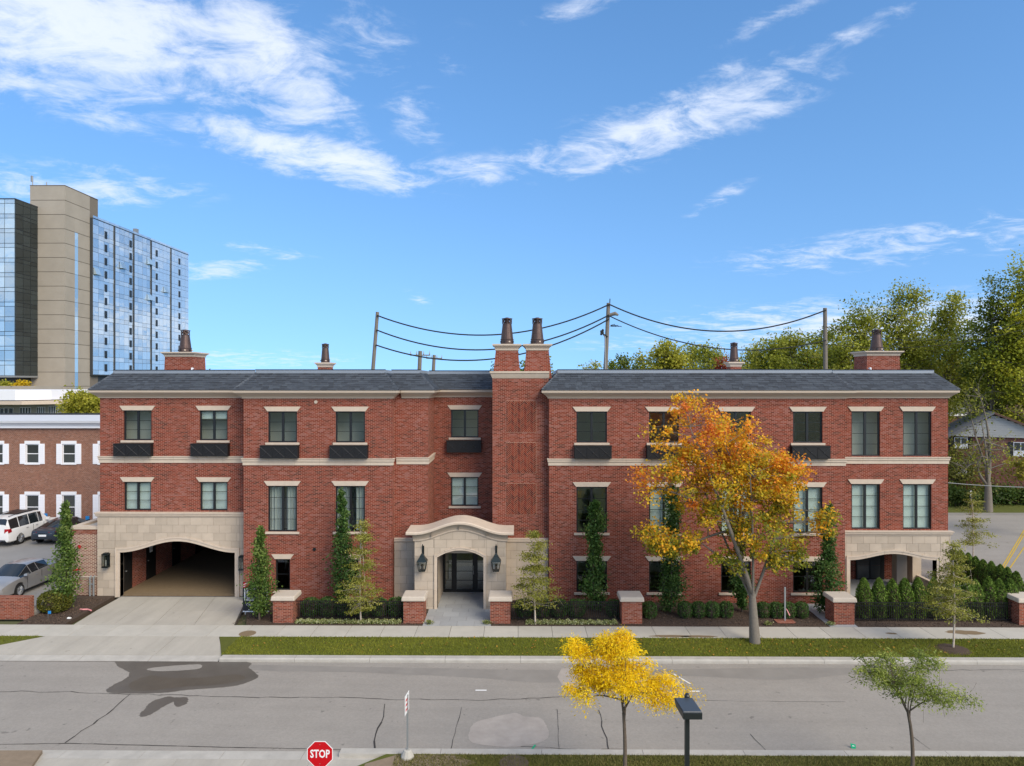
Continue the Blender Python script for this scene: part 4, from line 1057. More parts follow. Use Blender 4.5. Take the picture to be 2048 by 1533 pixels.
for px0, px1, Y, lab in ((233, 307, YE, 'black window box under the leftmost upper window'), (386, 460, YE, 'black window box second from the left, above the garage arch'),
        (524, 599, YB, 'black window box third from the left, above the curtained window'), (662, 737, YB, 'black window box fourth from the left, beside the recessed bay'),
        (894, 963, YR, 'black window box in the recessed bay above the entrance'), (1148, 1222, YB, 'black window box just right of the chimney stack'),
        (1292, 1366, YB, 'black window box half hidden by the orange maple crown\'s left side'), (1437, 1511, YB, 'black window box wholly behind the orange maple crown'),
        (1580, 1656, YB, 'black window box right of the orange maple crown')):
    window_box(px0, px1, Y, 7.20, 7.84, lab)

# -------- lanterns
def box_lantern(px, py0, py1, Y, label):
    x = fx(px, Y); z0, z1 = fz(py1, Y, x), fz(py0, Y, x); h = z1-z0; w = .15; yc = Y-.16
    t = thing('wall_lantern', label, 'lantern', (x, Y, z0), 'box lanterns either side of the garage arch')
    c = lambda mb, n, m: child_at(mb.build(n, m, None), t)
    c(B(x-.09, x+.09, Y-.03, Y-.002, z0+.1*h, z1-.05*h), 'back_plate', 'lantern')
    c(MB().box(x-w, x+w, yc-w, yc+w*.85, z0, z0+.09*h), 'base', 'lantern'); c(MB().box(x-w, x+w, yc-w, yc+w*.85, z1-.14*h, z1-.05*h), 'top', 'lantern'); c(B(x-.1, x+.1, yc-.1, yc+.1, z1-.05*h, z1), 'cap', 'lantern')
    for sx in (-1, 1):
        for sy in (-1, .85): c(B(x+sx*(w-.02)-.012, x+sx*(w-.02)+.012, yc+sy*(w-.02)-.012, yc+sy*(w-.02)+.012, z0+.09*h, z1-.14*h), 'corner_bar', 'lantern')
    c(MB().box(x-w+.02, x+w-.02, yc-w+.005, yc-w+.009, z0+.09*h, z1-.14*h), 'pane', 'lamp_glass')
    c(MB().tube([(x, yc, z0+.09*h), (x, yc, z0+.5*h)], .02, 8), 'candle', 'paper')
box_lantern(215.5, 1105, 1134, YG-.0, 'black box lantern on the stone left of the garage arch')
box_lantern(487, 1110, 1139, YG, 'black box lantern right of the garage arch beside the leafy column')
def gas_lantern(px, label):
    Y = YPO; x = fx(px, Y-.35); yc = Y-.38
    z = lambda py: fz(py, yc, x)
    t = thing('gas_lantern', label, 'lantern', (x, Y, z(1143)), 'gas lanterns on the portico')
    c = lambda mb, n, m: child_at(mb.build(n, m, None), t)
    c(B(x-.05, x+.05, Y-.02, Y-.002, z(1118), z(1096)), 'back_plate', 'lantern')
    c(MB().tube([(x, Y-.01, z(1112)), (x, Y-.10, z(1096)), (x, Y-.22, z(1091.5)), (x, yc+.02, z(1094)), (x, yc, z(1100)), (x, yc, z(1109))], .02, 8), 'bracket', 'lantern')
    def ring4(specs, n, m):
        mb = MB()
        for w, zz in specs: mb.v += [(x-w, yc-w, zz), (x+w, yc-w, zz), (x+w, yc+w, zz), (x-w, yc+w, zz)]
        for i in range(len(specs)-1):
            for k in range(4): j = (k+1) % 4; mb.f.append((4*i+k, 4*i+j, 4*i+4+j, 4*i+4+k))
        mb.f.append((3, 2, 1, 0)); q = 4*(len(specs)-1); mb.f.append((q, q+1, q+2, q+3)); return c(mb, n, m)
    ring4([(.245, z(1123)), (.22, z(1121)), (.10, z(1113.5)), (.11, z(1113)), (.09, z(1111.5)), (.05, z(1109)), (.015, z(1107))], 'hood', 'lantern')
    ring4([(.10, z(1143.5)), (.15, z(1143)), (.155, z(1141)), (.12, z(1140))], 'base', 'lantern')
    for sx, sy in ((-1, -1), (1, -1), (1, 1), (-1, 1)): c(MB().tube([(x+sx*.15, yc+sy*.15, z(1141)), (x+sx*.225, yc+sy*.225, z(1122.5))], .013, 4), 'corner_bar', 'lantern')
    for sx, sy in ((0, -1), (1, 0), (-1, 0), (0, 1)):
        a, b = .148, .222; q = (sy, sx)
        c(MB().quad(*[(x+sx*r+q[0]*s*r, yc+sy*r+q[1]*s*r, zz) for r, s, zz in ((a, -1, z(1141)), (a, 1, z(1141)), (b, 1, z(1122.5)), (b, -1, z(1122.5)))]), 'pane', 'lamp_glass')
    c(MB().tube([(x, yc, z(1141)), (x, yc, z(1130))], .05, 8), 'burner', 'black_iron')
gas_lantern(844.5, 'blue-black gas lantern on the portico left of the entrance arch'); gas_lantern(992, 'blue-black gas lantern on the portico right of the entrance arch')

# ================================================================= neighbours
# -------- brick office block with white shutters (left)
YO = 52.6
off = thing('office_building', 'two-storey brick office block with white shutters behind the parking lot', 'building', (-36, YO, 0))
oc = lambda mb, n, m, p=None, **k: child_at(mb.build(n, m, None, **k), off) if p is None else mb.build(n, m, p, **k)
ox1_ = fx(215, YO); so = YO/F
zO = lambda py: fz(py, YO, -36)
wallo = MB(); holes = []
cols_ = [fx(65, YO)-2.72*k for k in range(1, 4)]+[fx(65, YO), fx(138, YO), fx(211, YO)]
rowsz = [(zO(928), zO(889)), (zO(1040), zO(990.5))]
for cx in cols_:
    for z0, z1 in rowsz: holes.append((cx-.50, cx+.50, z0, z1))
wall_face(wallo, -52, ox1_+3, -.1, zO(857), YO, holes, .12)
wallo.quad((ox1_+3, YO, -.1), (ox1_+3, YO, zO(857)), (ox1_+3, YO+8, zO(857)), (ox1_+3, YO+8, -.1)); wallo.quad((-52, YO+8, -.1), (ox1_+3, YO+8, -.1), (ox1_+3, YO+8, zO(857)), (-52, YO+8, zO(857)))
oc(wallo, 'wall', 'brick_office'); oc(B(-51.8, ox1_+2.8, YO+.6, YO+.7, 0, zO(860)), 'inner_wall', 'interior')
oc(MB().ring(-52, ox1_+3, YO, [(zO(842), .55), (zO(846), .50), (zO(847), .35), (zO(850), .30), (zO(851), .2), (zO(857), .2)], True, True, back=YO+8), 'cornice', 'white_paint')
zr1 = HCAM-64*(YO+5)/F; zr2 = HCAM-60.5*(YO+5.3)/F
oc(MB().hexa([(-52.6, YO-.55, zO(842)-.02), (ox1_+3.5, YO-.55, zO(842)-.02), (ox1_+3.5, YO+5, zO(842)-.02), (-52.6, YO+5, zO(842)-.02), (-52.6, YO-.55, zO(842)), (ox1_+3.5, YO-.55, zO(842)), (ox1_+3.5, YO+5, zr1), (-52.6, YO+5, zr1)]), 'roof', 'white_roof')
oc(B(-52.5, ox1_+3.4, YO+5.01, YO+5.3, zO(842), zr2), 'roof_curb', 'black_frame'); oc(B(-52.4, ox1_+3.3, YO+5.31, YO+8, zO(842)-.2, zO(842)), 'roof_deck', 'roof_flat')
for cx in cols_:
    for z0, z1 in rowsz:
        fw = oc(MB().box(cx-.5, cx+.5, YO+.02, YO+.1, z1-.07, z1).box(cx-.5, cx+.5, YO+.02, YO+.1, z0, z0+.07).box(cx-.5, cx-.43, YO+.02, YO+.1, z0+.07, z1-.07).box(cx+.43, cx+.5, YO+.02, YO+.1, z0+.07, z1-.07).box(cx-.43, cx+.43, YO+.03, YO+.09, (z0+z1)/2-.03, (z0+z1)/2+.03), 'window', 'white_paint')
        for a, b in ((z0+.07, (z0+z1)/2-.03), ((z0+z1)/2+.03, z1-.07)): oc(B(cx-.43, cx+.43, YO+.055, YO+.06, a, b), 'pane', 'office_glass', fw)
        oc(B(cx-.58, cx+.58, YO-.05, YO+.05, z1, z1+.24), 'lintel', 'white_paint'); oc(B(cx-.58, cx+.58, YO-.06, YO+.06, z0-.08, z0), 'sill', 'white_paint')
        for s in (-1, 1):
            xa = cx+s*.72; sh = oc(B(xa-.22, xa+.22, YO-.045, YO-.003, z0-.03, z1+.02), 'shutter', 'shutter')
            for k in range(9): oc(B(xa-.17, xa+.17, YO-.056, YO-.045, z0+.06+k*(z1-z0)/9.4, z0+.06+(k+.62)*(z1-z0)/9.4), 'slat', 'shutter', sh)
# small blue notices at the foot of the wall
for i, (px, py) in enumerate(((90, 1033), (174, 1038), (102, 1034))):
    if i < 2: oc(B(fx(px, YO-.1)-.14, fx(px, YO-.1)+.14, YO-.06, YO-.02, zO(py)-.2, zO(py)+.2), 'notice_plate', ('sign_blue', 'sign_blue')[i])

# -------- office tower (far left)
tw = thing('office_tower', 'tall mirror-glass office tower with a concrete stair core', 'tower', (-97, 143.4, 0))
tc = lambda mb, n, m, p=None, **k: child_at(mb.build(n, m, None, **k), tw) if p is None else mb.build(n, m, p, **k)
TX, TY0, TY1, TZ0, TZ1 = -92.6, 151.8, 196.0, 12.8, 46.9
CZ = 51.6; CXa, CXb, CYa, CYb = -100.5, -93.4, 143.4, 151.8
core = tc(B(CXa, CXb, CYa, CYb+3, 0, CZ), 'core', 'concrete_groove')
zs = [CZ]+[CZ-3.0-2.95*k for k in range(17)]
for a, b in zip(zs[1:], zs):
    a = max(a, 0)
    tc(B(CXa-.05, CXb+.05, CYa-.06, CYa+.2, a+.06, b-.06), 'concrete_panel', 'concrete_tower', core)
    for ya, yb in ((CYa+.2, 146.6), (147.75, CYb-.05)): tc(B(CXb-.2, CXb+.06, ya, yb, a+.06, b-.06), 'concrete_panel', 'concrete_tower', core)
    if b > 44 : tc(B(CXb-.2, CXb+.06, 146.6, 147.75, a+.06, b-.06), 'concrete_panel', 'concrete_tower', core)
    else: tc(B(CXb-.2, CXb+.03, 146.62, 147.73, a+.03, b-.03), 'slot_window', 'tower_glass_pale', core)
tc(B(CXa-.1, CXb+.1, CYa-.1, CYb+3, CZ, CZ+.12), 'core_cap', 'concrete_groove')
tc(MB().tube([(CXa+.1, CYa+.5, CZ), (CXa+.1, CYa+.5, CZ+2.1)], .10, 6).box(CXa-.2, CXa+.1, CYa+.3, CYa+.7, CZ+1.0, CZ+2.2), 'antenna', 'galvanized'); tc(MB().tube([(CXa+3, CYa+.5, CZ), (CXa+3, CYa+.5, CZ+.9)], .1, 6), 'antenna', 'galvanized')
# mirrored long face
slab_t = tc(B(-116, TX-.12, TY0, TY1, TZ0-.2, TZ1-.05), 'curtain_wall', 'mullion')
ncol, nfl = 22, 11; cw = (TY1-TY0)/ncol; fh = (TZ1-TZ0-1.3)/nfl
rest = MB(); count = 0
pane_v = MB().box(-.03, .03, .035, cw-.035, .03, fh*.66-.03); pane_s = MB().box(-.03, .03, .035, cw-.035, .03, fh*.34-.03)
proto_v = proto_s = None
seams = {4, 8, 12, 17}; ventc = {2, 7, 13, 19}
for c in range(ncol):
    for f in range(nfl+1):
        y = TY0+c*cw; z = TZ0+f*fh
        for kind in (0, 1):
            if f == nfl and kind: continue
            zz = z+(fh*.34 if kind == 0 else 0) if f < nfl else z
            pr = pane_v if kind == 0 else pane_s; ang = random.gauss(0, .006), random.gauss(0, .004)
            if kind == 0 and f < nfl and c in ventc and f < nfl: pass
            if count < 296:
                if kind == 0:
                    if proto_v is None: proto_v = tc(pane_v, 'pane', 'tower_glass', slab_t).data
                    o = bpy.data.objects.new('pane', proto_v)
                else:
                    if proto_s is None: proto_s = tc(pane_s, 'pane', 'tower_spandrel', slab_t).data
                    o = bpy.data.objects.new('pane', proto_s)
                COL.objects.link(o); o.parent = slab_t; o.location = (TX-.1, y, zz); o.rotation_euler = (0, ang[0], ang[1]); count += 1
            else:
                n0 = len(rest.v); M = Matrix.Translation((TX-.1, y, zz)) @ Matrix.Rotation(ang[1], 4, 'Z') @ Matrix.Rotation(ang[0], 4, 'Y')
                rest.v += [tuple(M @ Vector(v)) for v in pr.v]; rest.f += [tuple(n0+i for i in q) for q in pr.f]
for o in [o for o in bpy.data.objects if o.parent == slab_t and o.location.length < 1e-6]: bpy.data.objects.remove(o)
tc(rest, 'pane_field', 'tower_glass', slab_t, kind='stuff')
for c in seams: tc(B(TX-.1, TX+.12, TY0+c*cw-.14, TY0+c*cw+.14, TZ0-.2, TZ1), 'seam', 'mullion')
for c in ventc:
    for f in range(nfl): tc(B(TX-.08, TX+.03, TY0+c*cw+.35, TY0+c*cw+1.15, TZ0+f*fh+.25*fh, TZ0+f*fh+.80*fh), 'vent', 'black_frame')
for c, f in ((0, 7), (5, 8), (11, 9), (11, 6), (15, 7)):
    y, z = TY0+c*cw, TZ0+f*fh+fh*.34
    tc(MB().hexa([(TX, y+.1, z), (TX+.7, y+.1, z), (TX+.7, y+cw-.1, z), (TX, y+cw-.1, z), (TX, y+.1, z+1.5), (TX+.06, y+.1, z+1.5), (TX+.06, y+cw-.1, z+1.5), (TX, y+cw-.1, z+1.5)]), 'open_window', 'tower_glass_pale')
tc(B(-116, TX, TY0, TY1, TZ1-.05, TZ1+.12), 'roof_edge', 'mullion'); tc(B(TX-2.5, TX-1.6, 172, 173, TZ1, TZ1+2.2), 'roof_vent', 'galvanized')
tc(B(-115, TX-1.0, TY0+.5, TY1-.5, 0, TZ0-.2), 'base_storey', 'mullion')
# nearer glass wing, dark side face and pale front
LX, LY0, LZ0, LZ1 = -98.9, 136.8, 12.4, 47.1
lw = tc(B(-125, LX-.1, LY0+.1, 148, LZ0, LZ1), 'glass_wing', 'mullion')
lf = (LZ1-LZ0)/12
for f in range(12):
    z = LZ0+f*lf
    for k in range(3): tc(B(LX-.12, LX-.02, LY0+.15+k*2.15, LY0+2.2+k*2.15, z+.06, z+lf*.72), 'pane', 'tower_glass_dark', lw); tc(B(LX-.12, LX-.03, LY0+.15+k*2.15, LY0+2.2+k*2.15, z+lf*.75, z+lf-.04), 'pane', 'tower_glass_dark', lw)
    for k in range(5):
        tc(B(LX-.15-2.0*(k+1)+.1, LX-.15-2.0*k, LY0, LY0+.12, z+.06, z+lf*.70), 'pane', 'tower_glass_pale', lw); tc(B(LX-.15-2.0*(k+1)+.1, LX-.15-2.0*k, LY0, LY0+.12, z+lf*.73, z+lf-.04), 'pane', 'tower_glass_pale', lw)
tc(B(-125, LX, LY0-.02, 148, LZ1, LZ1+.2), 'roof_edge', 'mullion'); tc(B(-125, LX+.05, LY0-.05, 148, LZ0-.35, LZ0), 'sill_edge', 'galvanized'); tc(B(-125, LX-1.5, LY0+2, 148, 8, LZ0-.35), 'base_storey', 'mullion')
# concrete deck in front of the tower
deck = thing('parking_deck', 'concrete parapet deck with dark openings at the foot of the tower', 'deck', (-92, 128, 0))
Yd = 126.0; zd = lambda py, Y=Yd: fz(py, Y, fx(60, Y))
child_at(B(-125, fx(122, Yd), Yd, Yd+.6, zd(789), zd(773)).build('parapet', 'concrete_tower'), deck); child_at(B(-125, fx(120, Yd), Yd+.61, 142, zd(789), zd(788)).build('deck_slab', 'concrete_tower'), deck)
child_at(B(-125, fx(118, Yd), Yd+1.5, 140, 0, zd(789)-.01).build('openings', 'interior'), deck)
# low pale pavilion with a flat canopy and white sign box
Yv = 96.0; zv = lambda py, Y=Yv: fz(py, Y, fx(60, Y))
pav = thing('pavilion', 'low pale pavilion with flat overhanging roof and white upper box', 'building', (fx(50, Yv), Yv, 0))
vc = lambda mb, n, m, p=None: child_at(mb.build(n, m, None), pav) if p is None else mb.build(n, m, p)
vc(MB().slab([(-95, Yv-3), (fx(43, Yv-3), Yv-3), (fx(145, Yv), Yv+1.5), (fx(145, Yv), Yv+14), (-95, Yv+14)], zv(809), zv(802)), 'roof', 'stone_trim')
vc(MB().slab([(-95, Yv-2.99), (fx(31, Yv-2.9), Yv-2.95), (fx(95, Yv), Yv+.8), (fx(95, Yv), Yv+10), (-95, Yv+10)], zv(800.5), zv(781)), 'sign_box', 'white_paint')
vc(B(-95, fx(118, Yv), Yv+1.6, Yv+13, 0, zv(809)-.02), 'wall', 'concrete')
for a, b, c_, d in ((0, 8, 817, 825), (9, 17, 817, 825), (18, 27, 817, 825), (40, 62, 816, 826), (74, 90, 815, 826), (98, 116, 813, 826)):
    Y = Yv+1.5; f = vc(B(fx(a, Y), fx(b, Y), Y-.05, Y+.12, zv(d+4), zv(c_)), 'window', 'white_paint')
    n = 4 if b-a > 12 else 1
    for k in range(n):
        wv = (fx(b, Y)-fx(a, Y))/n; vc(B(fx(a, Y)+wv*k+.07, fx(a, Y)+wv*(k+1)-.07, Y-.07, Y-.04, zv(d+3), zv(c_)-.1), 'pane', 'office_glass', f)

# -------- houses at the right
Yh = 66.0; zh = lambda py, Y=Yh: fz(py, Y, 42)
hs = thing('brick_house', 'brick house with grey siding gable and brown roof behind the bare tree', 'house', (fx(2000, Yh), Yh, 0))
hc = lambda mb, n, m, p=None: child_at(mb.build(n, m, None), hs) if p is None else mb.build(n, m, p)
ga, gb, gm = fx(1906, Yh), fx(2110, Yh), fx(1985, Yh); gz = zh(876)
hc(B(ga+1.0, gb-.6, Yh, Yh+10, 0, gz), 'wall', 'brick_house')
hc(MB().prism([(ga+.4, gz+.02), (gb-.4, gz+.02), (gm+.2, zh(833))], Yh-.25, Yh+9.5), 'gable', 'siding')
for k in range(9):
    t = k/9; xa = ga+.4+(gm+.2-ga-.4)*t; xb = gb-.4+(gm+.2-gb+.4)*t; hc(B(xa+.15, xb-.15, Yh-.28, Yh-.25, gz+.04+(zh(833)-gz)*t, gz+.04+(zh(833)-gz)*(t+.1)), 'siding_board', 'siding')
zr = zh(829)
hc(MB().hexa([(ga, Yh-.6, gz-.25), (gm+.2, Yh-.6, zr), (gm+.2, Yh+10.5, zr), (ga, Yh+10.5, gz-.25), (ga, Yh-.6, gz-.05), (gm+.2, Yh-.6, zr+.2), (gm+.2, Yh+10.5, zr+.2), (ga, Yh+10.5, gz-.05)]), 'roof_slope', 'roof_grey')
hc(MB().hexa([(gm+.2, Yh-.6, zr), (gb, Yh-.6, gz-.3), (gb, Yh+10.5, gz-.3), (gm+.2, Yh+10.5, zr), (gm+.2, Yh-.6, zr+.2), (gb, Yh-.6, gz-.1), (gb, Yh+10.5, gz-.1), (gm+.2, Yh+10.5, zr+.2)]), 'roof_slope', 'roof_brown')
hc(MB().hexa([(gm+.3, Yh+3, gz+.3), (gb+9, Yh+3, gz+.3), (gb+9, Yh+12, zr+.35), (gm+.3, Yh+12, zr+.35), (gm+.3, Yh+3, gz+.5), (gb+9, Yh+3, gz+.5), (gb+9, Yh+12, zr+.55), (gm+.3, Yh+12, zr+.55)]), 'roof_slope', 'roof_brown')
hc(B(gb-.7, gb+9, Yh+3.6, Yh+12, 0, gz+.35), 'wall', 'brick_house')
for a, b, c_, d in ((2022, 2046, 884, 912), (1922, 1945, 878, 900), (1926, 1944, 930, 953)):
    f = hc(MB().box(fx(a, Yh), fx(b, Yh), Yh-.08, Yh+.05, zh(d), zh(c_)), 'window', 'white_paint'); xm = (fx(a, Yh)+fx(b, Yh))/2; zm = zh(d)+(zh(c_)-zh(d))*.42
    for p, q in ((fx(a, Yh)+.06, xm-.04), (xm+.04, fx(b, Yh)-.06)): hc(B(p, q, Yh-.10, Yh-.07, zm, zh(c_)-.06), 'pane', 'office_glass', f)
    for s, xx in ((-1, fx(a, Yh)-.22), (1, fx(b, Yh)+.22)): hc(B(xx-.18, xx+.18, Yh-.06, Yh-.005, zh(d), zh(c_)), 'shutter', 'black_frame')
hc(B(fx(1900, Yh)+1.0, fx(1900, Yh)+2.0, Yh-.06, Yh+.02, 0, 2.1), 'door', 'door_black')
hs.rotation_euler = (0, 0, R(-27))
Y2 = 84.0
h2 = thing('brick_house', 'brick house with dark roof and white eave, farther behind the gabled one', 'house', (fx(1900, Y2), Y2, 0))
z2 = lambda py: fz(py, Y2, 50)
child_at(B(fx(1800, Y2), fx(1965, Y2), Y2, Y2+9, 0, z2(832)).build('wall', 'brick_house'), h2); child_at(MB().ring(fx(1800, Y2), fx(1965, Y2), Y2, [(z2(829), .5), (z2(832), .5), (z2(835), .2)], True, True, back=Y2+9).build('eave', 'white_paint'), h2)
child_at(MB().hexa([(fx(1800, Y2)-.5, Y2-.5, z2(829)), (fx(1965, Y2)+.5, Y2-.5, z2(829)), (fx(1965, Y2)+.5, Y2+9.5, z2(829)), (fx(1800, Y2)-.5, Y2+9.5, z2(829)), (fx(1800, Y2)+2, Y2+4, z2(808)), (fx(1965, Y2)-2, Y2+4, z2(808)), (fx(1965, Y2)-2, Y2+5, z2(808)), (fx(1800, Y2)+2, Y2+5, z2(808))]).build('roof', 'roof_grey'), h2)

# -------- utility poles and their cables
def pole(px0, py0, px1, py1, Y, r, label, arm=None):
    xb, xt = fx(px0, Y), fx(px1, Y); zt = fz(py1, Y, xt); zb_ = fz(py0, Y, xb)
    x_g = xb-(xt-xb)*(zb_)/(zt-zb_)
    t = thing('utility_pole', label, 'utility pole', (x_g, Y, -.2), 'wooden utility poles behind the building')
    child_at(MB().tube([(x_g, Y, -.2), (xt, Y, zt)], [r*1.15, r*.8], 10).build('pole', 'wood_pole'), t)
    if arm:
        child_at(B(xt-arm, xt+arm, Y-.15, Y-.05, zt-.65, zt-.5).build('crossarm', 'wood_pole'), t)
        for k in (-.95, -.35, .35, .95): child_at(MB().lathe((xt+arm*k, Y-.1, zt-.5), [(.05, 0), (.09, .1), (.05, .3), (.03, .5)], 8).build('insulator', 'galvanized'), t)
    return t, xt, zt
YW = 57.0
pA, xA, zA = pole(746, 738, 755, 625, YW, .17, 'leaning wooden utility pole left of the twin chimneys')
pB, xB, zB = pole(1211, 738, 1217, 607, YW, .19, 'wooden utility pole with brackets right of the twin chimneys')
pC, xC, zC = pole(1651, 738, 1650, 617, YW, .19, 'plain wooden utility pole in front of the trees at right')
pole(839, 738, 840.5, 703, 95, .32, 'distant utility pole with crossarm, the nearer of the pair', 1.35); pole(867, 738, 868.5, 711, 118, .34, 'distant utility pole with crossarm, farther of the pair', 1.35)
zw = lambda py: fz(py, YW)
child_at(MB().tube([(xB, YW-.25, zw(632)), (xB+.5, YW-.35, zw(629)), (xB+.75, YW-.3, zw(632))], [.12, .16, .08], 8).build('lamp_arm', 'wood_pole'), pB)
child_at(MB().tube([(xB+.1, YW, zB-.1), (xB+.12, YW, zB+.35)], .04, 6).build('pin', 'wire'), pB)
child_at(MB().tube([(xB-.1, YW-.2, zw(675)), (xB-.45, YW-.3, zw(670)), (xB-.55, YW-.3, zw(665))], .06, 6).build('bracket', 'wire'), pB)
for k in range(4): child_at(MB().lathe((xB-.62+.12*(k % 2), YW-.3, zw(672)+.1*k), [(.08, 0), (.1, .1), (.06, .2)], 8).build('insulator', 'wire'), pB)
child_at(MB().tube([(xB-.3, YW-.22, 0), (xB-.3, YW-.22, zw(676)), (xB-.5, YW-.28, zw(668))], .06, 6).build('riser', 'galvanized'), pB)
for k in range(3): child_at(MB().tube([(xB+.15, YW-.1, zw(652+k)), (xB+.5+.25*k, YW-.1, zw(650+k*2)), (xB+.55+.25*k, YW-.1, zw(655))], .03, 5).build('hook', 'wire'), pB)
def cable(p0, p1, low, label, r=.055, mat='wire', n=28):
    a, b = Vector(p0), Vector(p1); mid = (a+b)/2; sag = mid.z-low; mb = MB()
    mb.tube([a.lerp(b, k/n)-Vector((0, 0, sag*4*(k/n)*(1-k/n))) for k in range(n+1)], r, 6)
    return tag(mb.build('overhead_cable', mat), label, 'cable', 'overhead cables between the poles')
yk = YW-.2
cable((xA, yk, zw(632)), (xB, yk, zw(611)), zw(671), 'topmost sagging overhead cable between the left and middle poles')
cable((xA-.05, yk, zw(661)), (xB, yk, zw(632)), zw(700), 'middle sagging overhead cable between the left and middle poles')
cable((xA-.1, yk, zw(691)), (xB, yk, zw(640)), zw(719), 'lowest sagging overhead cable between the left and middle poles')
cable((xB, yk, zw(610)), (xC, yk, zw(622)), zw(664), 'upper overhead cable between the middle and right poles')
cable((xB, yk, zw(633)), (xC, yk, zw(682)), zw(698), 'lower overhead cable between the middle and right poles', .045)
cable((xC, yk, zw(655)), (fx(2200, 70), 70, fz(560, 70)), zw(660), 'thin upper overhead cable from the right pole towards the trees', .018)
cable((xC, yk, zw(690)), (fx(2200, 70), 70, fz(600, 70)), zw(672), 'thin lower overhead cable from the right pole towards the trees', .018)

# ================================================================= street furniture and small things
# -------- brick piers with stone caps
def pier(px0, px1, label, y0=31.85):
    xa, xb = fx(px0, y0), fx(px1, y0); w = .92; xc = (xa+xb)/2; xa, xb = xc-w/2, xc+w/2
    t = thing('brick_pier', label, 'pier', (xc, y0+w/2, 0), 'brick piers with stone caps')
    child_at(B(xa, xb, y0, y0+w, -.1, 1.02).build('shaft', 'brick_pier'), t)
    m = MB(); o = .10
    m.hexa([(xa-o, y0-o, 1.02), (xb+o, y0-o, 1.02), (xb+o, y0+w+o, 1.02), (xa-o, y0+w+o, 1.02), (xa-o+.03, y0-o+.03, 1.23), (xb+o-.03, y0-o+.03, 1.23), (xb+o-.03, y0+w+o-.03, 1.23), (xa-o+.03, y0+w+o-.03, 1.23)])
    child_at(m.build('cap', 'cap_stone', None, bevel=.055), t); return xa, xb
PR = [pier(546, 586, 'brick pier beside the sale board, leftmost of the row'), pier(805, 849, 'brick pier just left of the entrance walk'), pier(980, 1021, 'brick pier just right of the entrance walk'),
      pier(1242, 1286, 'brick pier above the yellow street tree'), pier(1666, 1711, 'brick pier left of the tall clipped hedge'), pier(2036, 2082, 'brick pier cut off by the right picture edge')]
# -------- iron fences
def fence(xa, xb, Y, label, ztop=.88, post=2.0):
    t = thing('iron_fence', label, 'fence', ((xa+xb)/2, Y, 0)); c = lambda mb, n: child_at(mb.build(n, 'black_iron'), t)
    c(B(xa, xb, Y-.018, Y+.018, ztop-.03, ztop), 'rail'); c(B(xa, xb, Y-.016, Y+.016, ztop-.17, ztop-.145), 'rail'); c(B(xa, xb, Y-.018, Y+.018, .10, .13), 'rail')
    n = int((xb-xa)/.095); proto = None
    for k in range(1, n):
        x = xa+(xb-xa)*k/n
        if proto is None:
            proto = B(-.011, .011, -.011, .011, .02, ztop-.005).build('picket', 'black_iron', t); proto.matrix_parent_inverse = t.matrix_basis.inverted(); o = proto
        else: o = proto.copy(); COL.objects.link(o)
        o.location = (x, Y, 0)
YFN = 32.30
fence(PR[0][1], PR[1][0], YFN, 'black iron fence between the sale board pier and the entrance'); fence(PR[2][1], PR[3][0], YFN, 'black iron fence right of the entrance in front of low boxwoods'); fence(PR[4][1], PR[5][0], YFN, 'black iron fence in front of the tall clipped hedge')
# -------- low brick wall at the left edge
lw0, lw1 = fx(-120, 32.5), fx(58, 32.5)
low = thing('low_brick_wall', 'low brick wall with brick-on-edge top at the left picture edge', 'wall', (lw0, 32.5, 0))
child_at(B(lw0, lw1, 32.5, 32.85, -.1, .84).build('wall', 'brick_pier'), low)
x = lw1-.01; k = 0; bp = None
while x > -26.5:
    b = B(-.07, 0, -.01, .36, 0, .09).build('brick', 'brick_pier') if bp is None else bp.copy()
    if bp is None: bp = b
    else: COL.objects.link(b)
    child_at(b, low); b.location = (x, 32.5, .84); x -= .08
x, y = -23.1, 33.3
tag(MB().lathe((x, y, 0), [(.30, -.1), (.34, .1), (.25, .24), (.05, .3)], 14).build('boulder', 'asphalt_damp'), 'dark rounded stone beside the end of the low brick wall', 'stone')
# wheel stop
tag(B(-24.6, -22.95, 33.35, 33.55, -.05, .14).build('parking_block', 'concrete', None, bevel=.03), 'pale concrete parking block behind the clipped shrub', 'parking block')
# utility flags and litter
def flag(px, py, mat, label, h=.35, w=.14):
    x, y = gr(px, py); t = thing('marker_flag', label, 'flag', (x, y, 0))
    child_at(MB().tube([(x, y, 0), (x, y, h)], .006, 5).build('wire_stem', 'galvanized'), t); child_at(B(x, x+w, y-.006, y+.006, h-.13, h).build('flag_cloth', mat), t)
flag(96, 1238, 'sign_blue', 'small blue marker flag beneath the clipped shrub')
x, y = gr(138, 1238); tag(MB().hexa([(x-.1, y-.06, .004), (x+.1, y-.05, .004), (x+.08, y+.08, .004), (x-.1, y+.07, .004), (x-.06, y-.03, .05), (x+.07, y-.04, .06), (x+.05, y+.04, .05), (x-.07, y+.05, .06)]).build('paper_scrap', 'paper'), 'crumpled white scrap on the mulch left of the driveway', 'litter')
x, y = gr(170, 1222); tag(MB().tube([(x-.3, y+.1, .03), (x-.1, y, .05), (x+.1, y+.05, .04), (x+.35, y-.08, .03)], .035, 6).build('ribbon', 'tape_pink'), 'pink ribbon lying on the mulch left of the driveway', 'litter')
